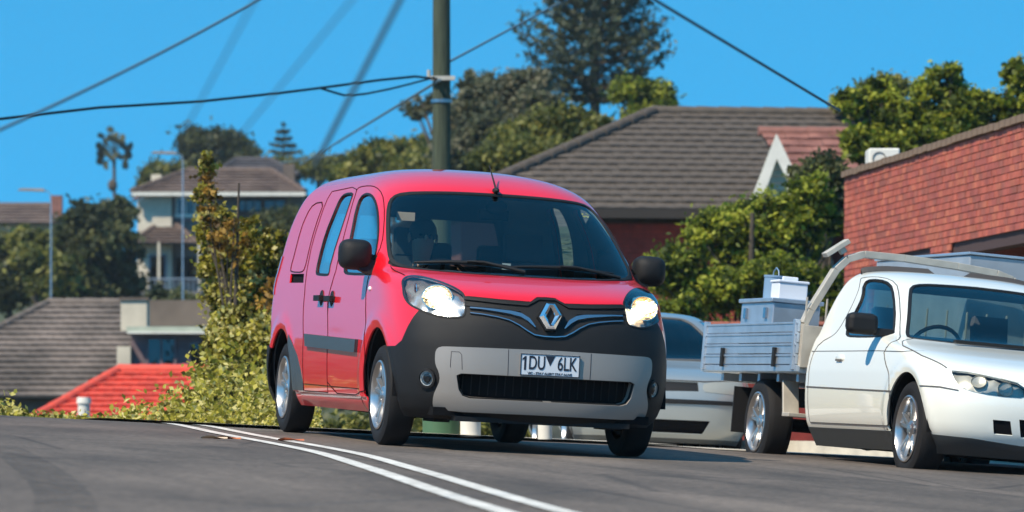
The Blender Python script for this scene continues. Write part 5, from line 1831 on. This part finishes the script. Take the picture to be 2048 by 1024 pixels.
def wire(pts, r_, label, m=M_wire, sag=0.):
    P = [Vector(at(*p)) for p in pts]
    if len(P) == 2:
        a, b = P; P = [a + (b - a) * (i / 24) - Z3 * sag * 4 * (i / 24) * (1 - i / 24) for i in range(25)]
    mb = MB(); c0 = P[0].copy()
    mb.tube([p - c0 for p in P], r_, 6)
    o = mb.build('power_line', m); o.location = c0
    tag(o, label, 'wire', 'overhead wires')


wire([(-120, 245, 50), (0, 238, 52), (200, 215, 54), (400, 203, 56), (560, 186, 58), (640, 176, 59), (760, 160, 60), (830, 153, 61), (878, 158, 61.9)], .018, 'black cable running from the left edge to the power pole', M_wirek)
wire([(640, 176, 58.9), (665, 184, 59), (690, 191, 59.2), (730, 188, 59.6), (780, 178, 60), (820, 168, 60.6), (868, 155, 61.6)], .016, 'looped drop cable just below the black cable by the pole', M_wirek)
wire([(-60, 286, 13), (560, -25, 17)], .0055, 'thick blurred wire rising from the left edge to the top', sag=.02)
wire([(630, 330, 10), (815, -30, 9)], .0060, 'steep near wire passing left of the power pole', sag=.0)
wire([(370, 260, 9), (520, -20, 8)], .0020, 'faint steep wire far left of the pole', sag=.0)
wire([(480, 270, 9), (720, -20, 8)], .0022, 'second faint steep wire between the cable and the pole', sag=.0)
wire([(890, 128, 62), (1120, 5, 70)], .018, 'grey cable from the pole up behind the tall pine')
wire([(880, 160, 61), (600, 330, 110)], .022, 'cable falling from the pole towards the far hillside')
wire([(1285, -15, 15), (1680, 222, 19)], .0062, 'blurred wire falling from the top towards the right trees')
wire([(150, 418, 160), (290, 398, 160)], .03, 'thin far wire between the palm and the two storey house')
wire([(560, 326, 160), (760, 296, 160)], .03, 'thin far wire above the skyline hedge')
for (u, v, Y, lb_) in ((70, 380, 120, 'thin street lamp with flat head above the left trees'), (335, 306, 125, 'thin street lamp with flat head left of the round tree')):
    b = at(u, v, Y); g0 = grounded(b.x, b.y, 0)
    r_ = empty('street_lamp', lb_, 'street lamp', 'street lamps', place((b.x + .45, b.y, g0)))
    h = b.z - g0
    q = MB(); q.tube([(0, 0, 0), (0, 0, h - .4), (-.02, 0, h - .1), (-.15, 0, h)], [.03, .018, .015, .015], 8); q.build('post', M_alu, r_)
    q = MB(); q.hexa([(-.95, -.1, h - .02), (-.15, -.1, h - .05), (-.15, .1, h - .05), (-.95, .1, h - .02), (-.85, -.06, h + .05), (-.2, -.06, h + .04), (-.2, .06, h + .04), (-.85, .06, h + .05)]); q.build('lamp_head', M_grey, r_, bevel=.01)


# ---- vegetation
def bl(u, v, Y, ru, rv, rd=None):
    k = Y / FPX
    return (at(u, v, Y), (ru * k, (rd or ru) * k * .8, rv * k))


def gbase(u, Y):
    x = (u - 1024) / FPX * Y
    return (x, Y, grounded(x, Y))


tree('round_tree', 'dark round-topped tree on the skyline above the two storey house', 'tree', gbase(430, 232), [bl(395, 290, 232, 40, 36), bl(445, 292, 232, 52, 36), bl(485, 312, 232, 42, 28), bl(410, 330, 232, 56, 30), bl(470, 335, 232, 60, 25)], L_dark, M_bark, 260, 80, .30, .3)
tree('skyline_tree', 'olive skyline tree left of the two storey house roof', 'tree', gbase(310, 225), [bl(318, 348, 225, 38, 24), bl(292, 375, 225, 20, 32), bl(350, 345, 225, 25, 20)], L_mid, M_bark, 110, 70, .28, .25)
tree('skyline_tree', 'low olive hedge of trees on the skyline right of the small pine', 'tree', gbase(640, 215), [bl(560, 338, 215, 50, 18), bl(640, 335, 215, 60, 20), bl(705, 330, 215, 40, 22)], L_mid, M_bark, 130, 70, .28, .25)
LT = [('dark green bushy tree at the far left edge under the red roof', 35, 520, 150, [bl(15, 520, 150, 60, 62), bl(10, 580, 150, 70, 40)], L_dark),
      ('light olive tree left of the dark tree mass', 100, 480, 145, [bl(60, 485, 148, 45, 26), bl(60, 520, 146, 40, 30), bl(110, 560, 146, 50, 50)], L_mid),
      ('tall dark tree in the middle of the left hillside', 165, 470, 150, [bl(168, 440, 150, 42, 38), bl(160, 500, 150, 60, 60), bl(150, 575, 150, 70, 35)], L_dark),
      ('dark tree beside the porch of the two storey house', 235, 500, 152, [bl(232, 430, 155, 42, 34), bl(225, 495, 152, 55, 50), bl(235, 565, 152, 60, 40)], L_dark)]
for lb_, u, v, Y, B, lm in LT:
    tree('bushy_tree', lb_, 'tree', gbase(u, Y), B, lm, M_bark, 150, 80, .26, .25, group='trees on the left hillside')
tree('garden_shrub', 'dark shrubs between the mottled roof and the porch', 'shrub', gbase(330, 130), [bl(330, 600, 130, 60, 22), bl(400, 620, 128, 50, 40), bl(500, 560, 135, 80, 70), bl(560, 470, 140, 60, 60)], L_dark, M_bark, 160, 70, .22, .12)
tree('hillside_tree', 'olive tree mass just left of the power pole', 'tree', gbase(780, 140), [bl(760, 312, 140, 60, 30), bl(820, 300, 140, 50, 28), bl(740, 350, 140, 80, 35), bl(840, 350, 138, 70, 50)], L_mid, M_bark, 200, 80, .20, .25)
tree('gum_tree', 'sparse grey green gum tree behind the power pole', 'tree', gbase(960, 120), [bl(845, 215, 122, 40, 26), bl(955, 165, 120, 45, 28), bl(1010, 190, 120, 60, 45), bl(930, 240, 120, 60, 50), bl(1000, 270, 118, 80, 50), bl(920, 310, 118, 70, 45), bl(1055, 175, 119, 55, 45), bl(1075, 225, 118, 60, 50), bl(970, 205, 119, 60, 45)], L_gum, M_bark, 420, 65, .18, .28, spread=.22)
tree('green_tree', 'olive green tree below the pine and left of the grey tiled roof', 'tree', gbase(1120, 98), [bl(1130, 245, 98, 80, 30), bl(1060, 280, 98, 80, 40), bl(1180, 262, 98, 60, 40), bl(1010, 320, 96, 80, 40), bl(1120, 330, 96, 90, 45)], L_mid, M_bark, 260, 80, .16, .25)
tree('green_tree', 'dark green tree at the right foot of the tall pine', 'tree', gbase(1290, 112), [bl(1270, 190, 112, 50, 40), bl(1310, 205, 112, 46, 45), bl(1290, 250, 112, 60, 45)], L_brt, M_bark, 150, 80, .16, .22)
tree('garden_tree', 'leafy green tree in front of the grey tiled roof and brick wall', 'tree', gbase(1490, 58), [bl(1440, 470, 58, 80, 55), bl(1540, 450, 58, 90, 70), bl(1350, 540, 57, 75, 60), bl(1430, 580, 57, 95, 50), bl(1560, 560, 57, 90, 60), bl(1355, 640, 56, 60, 70), bl(1420, 690, 55, 70, 50), bl(1620, 390, 58, 55, 45), bl(1640, 440, 58, 50, 50), bl(1655, 590, 57, 45, 50), bl(1490, 500, 58, 60, 60), bl(1470, 440, 59, 55, 45), bl(1590, 480, 59, 70, 60), bl(1500, 590, 58, 70, 60)], L_brt, M_bark, 620, 80, .095, .14, spread=.22)
tree('garden_tree', 'dark leafy tree touching the corner of the brick building', 'tree', gbase(1650, 60), [bl(1645, 350, 60, 48, 40), bl(1665, 400, 60, 45, 60), bl(1600, 355, 61, 30, 25)], L_dark, M_bark, 110, 80, .11, .14, spread=.26)
tree('street_tree', 'bright green tree rising above the brick building at the upper right', 'tree', gbase(1860, 64), [bl(1712, 205, 64, 45, 30), bl(1760, 185, 64, 40, 34), bl(1800, 235, 64, 60, 40), bl(1850, 195, 64, 36, 38), bl(1893, 165, 64, 42, 40), bl(1925, 215, 64, 50, 50), bl(1975, 225, 64, 50, 38), bl(2040, 150, 64, 36, 44), bl(2060, 220, 64, 60, 60), bl(1780, 290, 64, 70, 45), bl(1870, 275, 64, 70, 50), bl(1720, 290, 64, 40, 50)], L_brt, M_bark, 420, 75, .11, .2, spread=.24)
tree('background_tree', 'olive brown tree top peeping left of the bright green street tree', 'tree', gbase(1780, 80), [bl(1775, 178, 80, 50, 26), bl(1700, 205, 80, 40, 22)], L_mid, M_bark, 80, 60, .14, .15)
tree('climber_bush', 'tall yellow olive bush with a thin spire left of the van', 'bush', gbase(460, 43), [bl(415, 335, 43, 17, 34), bl(412, 395, 43, 24, 42), bl(430, 455, 43, 42, 45), bl(455, 520, 43, 62, 55), bl(505, 480, 43, 42, 45), bl(550, 500, 43, 34, 50), bl(520, 540, 43, 50, 70), bl(552, 600, 43, 36, 80), bl(480, 600, 43, 78, 60), bl(475, 680, 42, 80, 70), bl(535, 700, 42, 60, 80), bl(450, 770, 41, 75, 50), bl(400, 820, 41, 70, 32), bl(510, 800, 41, 80, 65)], L_oli, M_bark, 560, 90, .060, .05, spread=.24, aspect=1.4)
tree('climber_bush', 'rusty brown leaved shoots in the middle of the tall olive bush', 'bush', gbase(440, 42.3), [bl(412, 400, 42.3, 22, 60), bl(455, 480, 42.3, 45, 50), bl(540, 600, 42.3, 40, 60)], L_rus, M_bark, 34, 45, .058, .03, spread=.26, aspect=1.4)


def conifer(name, label, u, vtop, vbot, Y, halfw, lev, m, rise=.35, seed=1, nb=9, tw=9, nl=12, lsz=9, prof=None):
    """a pine built of tiers: each branch carries side twigs, and the leaves sit on the twigs"""
    rr_ = random.Random(seed)
    k = Y / FPX
    x = (u - 1024) * k
    g0 = grounded(x, Y)
    zt, zb = (HZ - vtop) * k, (HZ - vbot) * k
    root = empty(name, label, 'tree', None, place((x, Y, g0)))
    q = MB(); q.tube([(0, 0, 0), (0, 0, (zb - g0)), (0, 0, zt - g0)], [halfw * k * .07, halfw * k * .06, .02], 10)
    pts = []; tt = []
    br = MB()
    for i in range(lev):
        f = i / (lev - 1)
        z = zb + (zt - zb) * f - g0
        R = halfw * k * (prof(f) if prof else (1 - f)**.8 + .06)
        ph = rr_.uniform(0, 1)
        for j in range(nb):
            a = 2 * PI * (j + ph + rr_.uniform(-.2, .2)) / nb
            d = Vector((math.cos(a), math.sin(a), 0)); sd_ = Vector((-d.y, d.x, 0))
            RR = R * rr_.uniform(.72, 1.12); dz = rr_.uniform(-.25, .25) * (zt - zb) / lev
            def cp(t_): return Vector((0, 0, z + dz)) + d * (RR * t_) + Z3 * (RR * rise * (t_ ** 2.2 - .25 * t_))
            br.tube([cp(t_) for t_ in np.linspace(0, 1, 6)], [halfw * k * .018 * (1 - .8 * t_) for t_ in np.linspace(0, 1, 6)], 4)
            for w in range(tw):
                t0 = .25 + .75 * (w + rr_.random()) / tw
                o = cp(t0); sgn = rr_.choice((-1, 1))
                tl = RR * .26 * (1.15 - t0 * .7)
                td = (sd_ * sgn * rr_.uniform(.3, 1) + d * rr_.uniform(.4, 1) + Z3 * rr_.uniform(.0, .7)).normalized()
                cl = rr_.uniform(.1, .8)
                for n_ in range(nl):
                    s_ = rr_.random()
                    pts.append(o + td * (tl * s_) + Vector([rr_.gauss(0, .035 * R) for _ in range(3)]))
                    tt.append(cl + rr_.uniform(-.15, .15))
    q.build('trunk', M_bark, root); br.build('branches', M_bark, root)['kind'] = 'stuff'
    leaf_mesh('crown', np.array([tuple(p) for p in pts]), k * lsz, np.array(tt), m, root, up=.2, aspect=2.2)
    return root


conifer('norfolk_pine', 'very tall dark pine cut by the top of the picture', 1190, -230, 200, 140, 172, 19, L_pine, rise=.45, seed=4, nb=9, tw=9, nl=12, lsz=13, prof=lambda f: (.55 + 4.2 * f if f < .1 else .97 - .80 * (f - .1)) * (1 if f < .8 else (1 - f) * 4.8 + .04))
conifer('norfolk_pine', 'small far pine with separate flat tiers on the skyline', 567, 250, 322, 300, 38, 6, L_pine, rise=.10, seed=9, nb=9, tw=8, nl=10, lsz=7)

# fan palm
k = 300 / FPX
b = at(228, 300, 300); g0 = grounded(b.x, 300)
pr = empty('fan_palm', 'tall fan palm alone against the sky at the left', 'palm', None, place((b.x, 300, g0)))
q = MB(); h = b.z - g0; q.tube([(0, 0, 0), (.05, 0, h * .5), (0, 0, h)], [.16, .12, .13], 12); q.build('trunk', M_bark, pr)
fr = []; rr_ = random.Random(2)
for i in range(34):
    a = i * 2.4; el = -.95 + 2.3 * i / 33
    d = Vector((math.cos(a) * math.cos(el), math.sin(a) * math.cos(el), math.sin(el)))
    c = Vector((0, 0, h + .1)) + d * rr_.uniform(.45, 1.2)
    up_ = d.orthogonal().normalized(); sd_ = d.cross(up_)
    q = MB(); vs = [c - d * .15]
    for j in range(9):
        t_ = -1.2 + 2.4 * j / 8
        vs.append(c + (d * math.cos(t_) + sd_ * math.sin(t_)) * .50 + up_ * (.03 * (-1)**j) - Z3 * .08)
    q.add(vs, [(0, j, j + 1) for j in range(1, 9)])
    q.tube([(0, 0, h), c - d * .15], .02, 4)
    q.build('frond', mat('palm_frond', (.045, .055, .025), .7) if i == 0 else bpy.data.materials['palm_frond'], pr, smooth=None)
q = MB(); q.ball((-.10, 0, h - 2.5), (.35, .3, .45), 8, 6); q.build('dead_fronds', M_bark, pr)

# weeds along the crest, and grass on the near slopes
P = []; t_ = []
for i in range(9000):
    u = rng.uniform(-40, 640); Y = rng.uniform(32.5, 36)
    x = (u - 1024) / FPX * Y; z = float(ground_z(np.array(x), np.array(Y)))
    hgt = (.035 + .06 * max(0, math.sin(u * .021 + 2)) + (.26 * (u - 300) / 100 if 300 < u < 400 else .26 if u >= 400 else 0))
    P.append((x, Y, z + abs(rng.normal()) * hgt)); t_.append(rng.uniform(0, 1))
o = leaf_mesh('weeds', np.array(P), .055, np.array(t_), L_oli, None, up=.6, aspect=1.6); o['kind'] = 'stuff'
P = []; t_ = []
for i in range(26000):
    Y = rng.uniform(60, 150); x = rng.uniform(-.16, .16) * Y
    z = float(ground_z(np.array(x), np.array(Y)))
    P.append((x, Y, z + abs(rng.normal()) * .35)); t_.append(rng.uniform(0, .8))
o = leaf_mesh('scrub', np.array(P), .35, np.array(t_), L_dark, None, up=.6, aspect=1.4); o['kind'] = 'stuff'

# the wooded slope goes on unseen at left, added to darken the van side's reflections
P = []; t_ = []
for i in range(46):
    Y = rng.uniform(60, 150); u = rng.uniform(-4600, -300 - 15 * FPX / Y)
    x = (u - 1024) / FPX * Y; z = float(ground_z(np.array(max(x, -60.)), np.array(Y)))
    R_c = rng.uniform(2, 4.2)
    n_ = 520
    g_2 = rng.normal(size=(n_, 3)) * np.array([R_c, R_c, R_c * .8]) * .55
    P.append(np.array([x, Y, max(z, -5.5) + R_c * .9]) + g_2); t_.append(rng.uniform(0, .9, n_))
o = leaf_mesh('reflected_woodland', np.concatenate(P), .40, np.concatenate(t_), L_dark, None, up=.5, aspect=1.5); o['kind'] = 'stuff'

tree('hedge', 'low dark hedge glimpsed under the red van beyond the crest', 'hedge', gbase(900, 47), [bl(u_, 872, 47, 75, 34) for u_ in range(600, 1300, 90)], L_mid, M_bark, 260, 70, .09, .05)

# the air of the valley
def haze(dens_):
    q = MB(); q.box((0, 155, 24), (420, 370, 80))
    m = bpy.data.materials.new('haze'); m.use_nodes = True; nt = m.node_tree; nt.nodes.clear()
    out = N(nt, 'ShaderNodeOutputMaterial'); v = N(nt, 'ShaderNodeVolumePrincipled')
    v.inputs['Color'].default_value = (.85, .93, 1, 1); v.inputs['Density'].default_value = dens_; v.inputs['Anisotropy'].default_value = .2
    nt.links.new(v.outputs[0], out.inputs['Volume'])
    o = q.build('haze', m, smooth=None); o['kind'] = 'stuff'
haze(.00022)

# unseen trees behind the camera, added for reflections in the van's front
P = []; t_ = []
for i in range(40):
    Y = rng.uniform(-95, -28); x = rng.uniform(-85, 85)
    if abs(x) < 8: continue
    z = float(ground_z(np.array(np.clip(x, -30, 30)), np.array(max(Y, -20.))))
    R_c = rng.uniform(2.2, 4.5)
    g_2 = rng.normal(size=(420, 3)) * np.array([R_c, R_c, R_c * .9]) * .5
    P.append(np.array([x, Y, max(z, -3) + R_c]) + g_2); t_.append(rng.uniform(0, .9, 420))
o = leaf_mesh('reflected_woodland', np.concatenate(P), .55, np.concatenate(t_), L_dark, None, up=.5, aspect=1.5); o['kind'] = 'stuff'
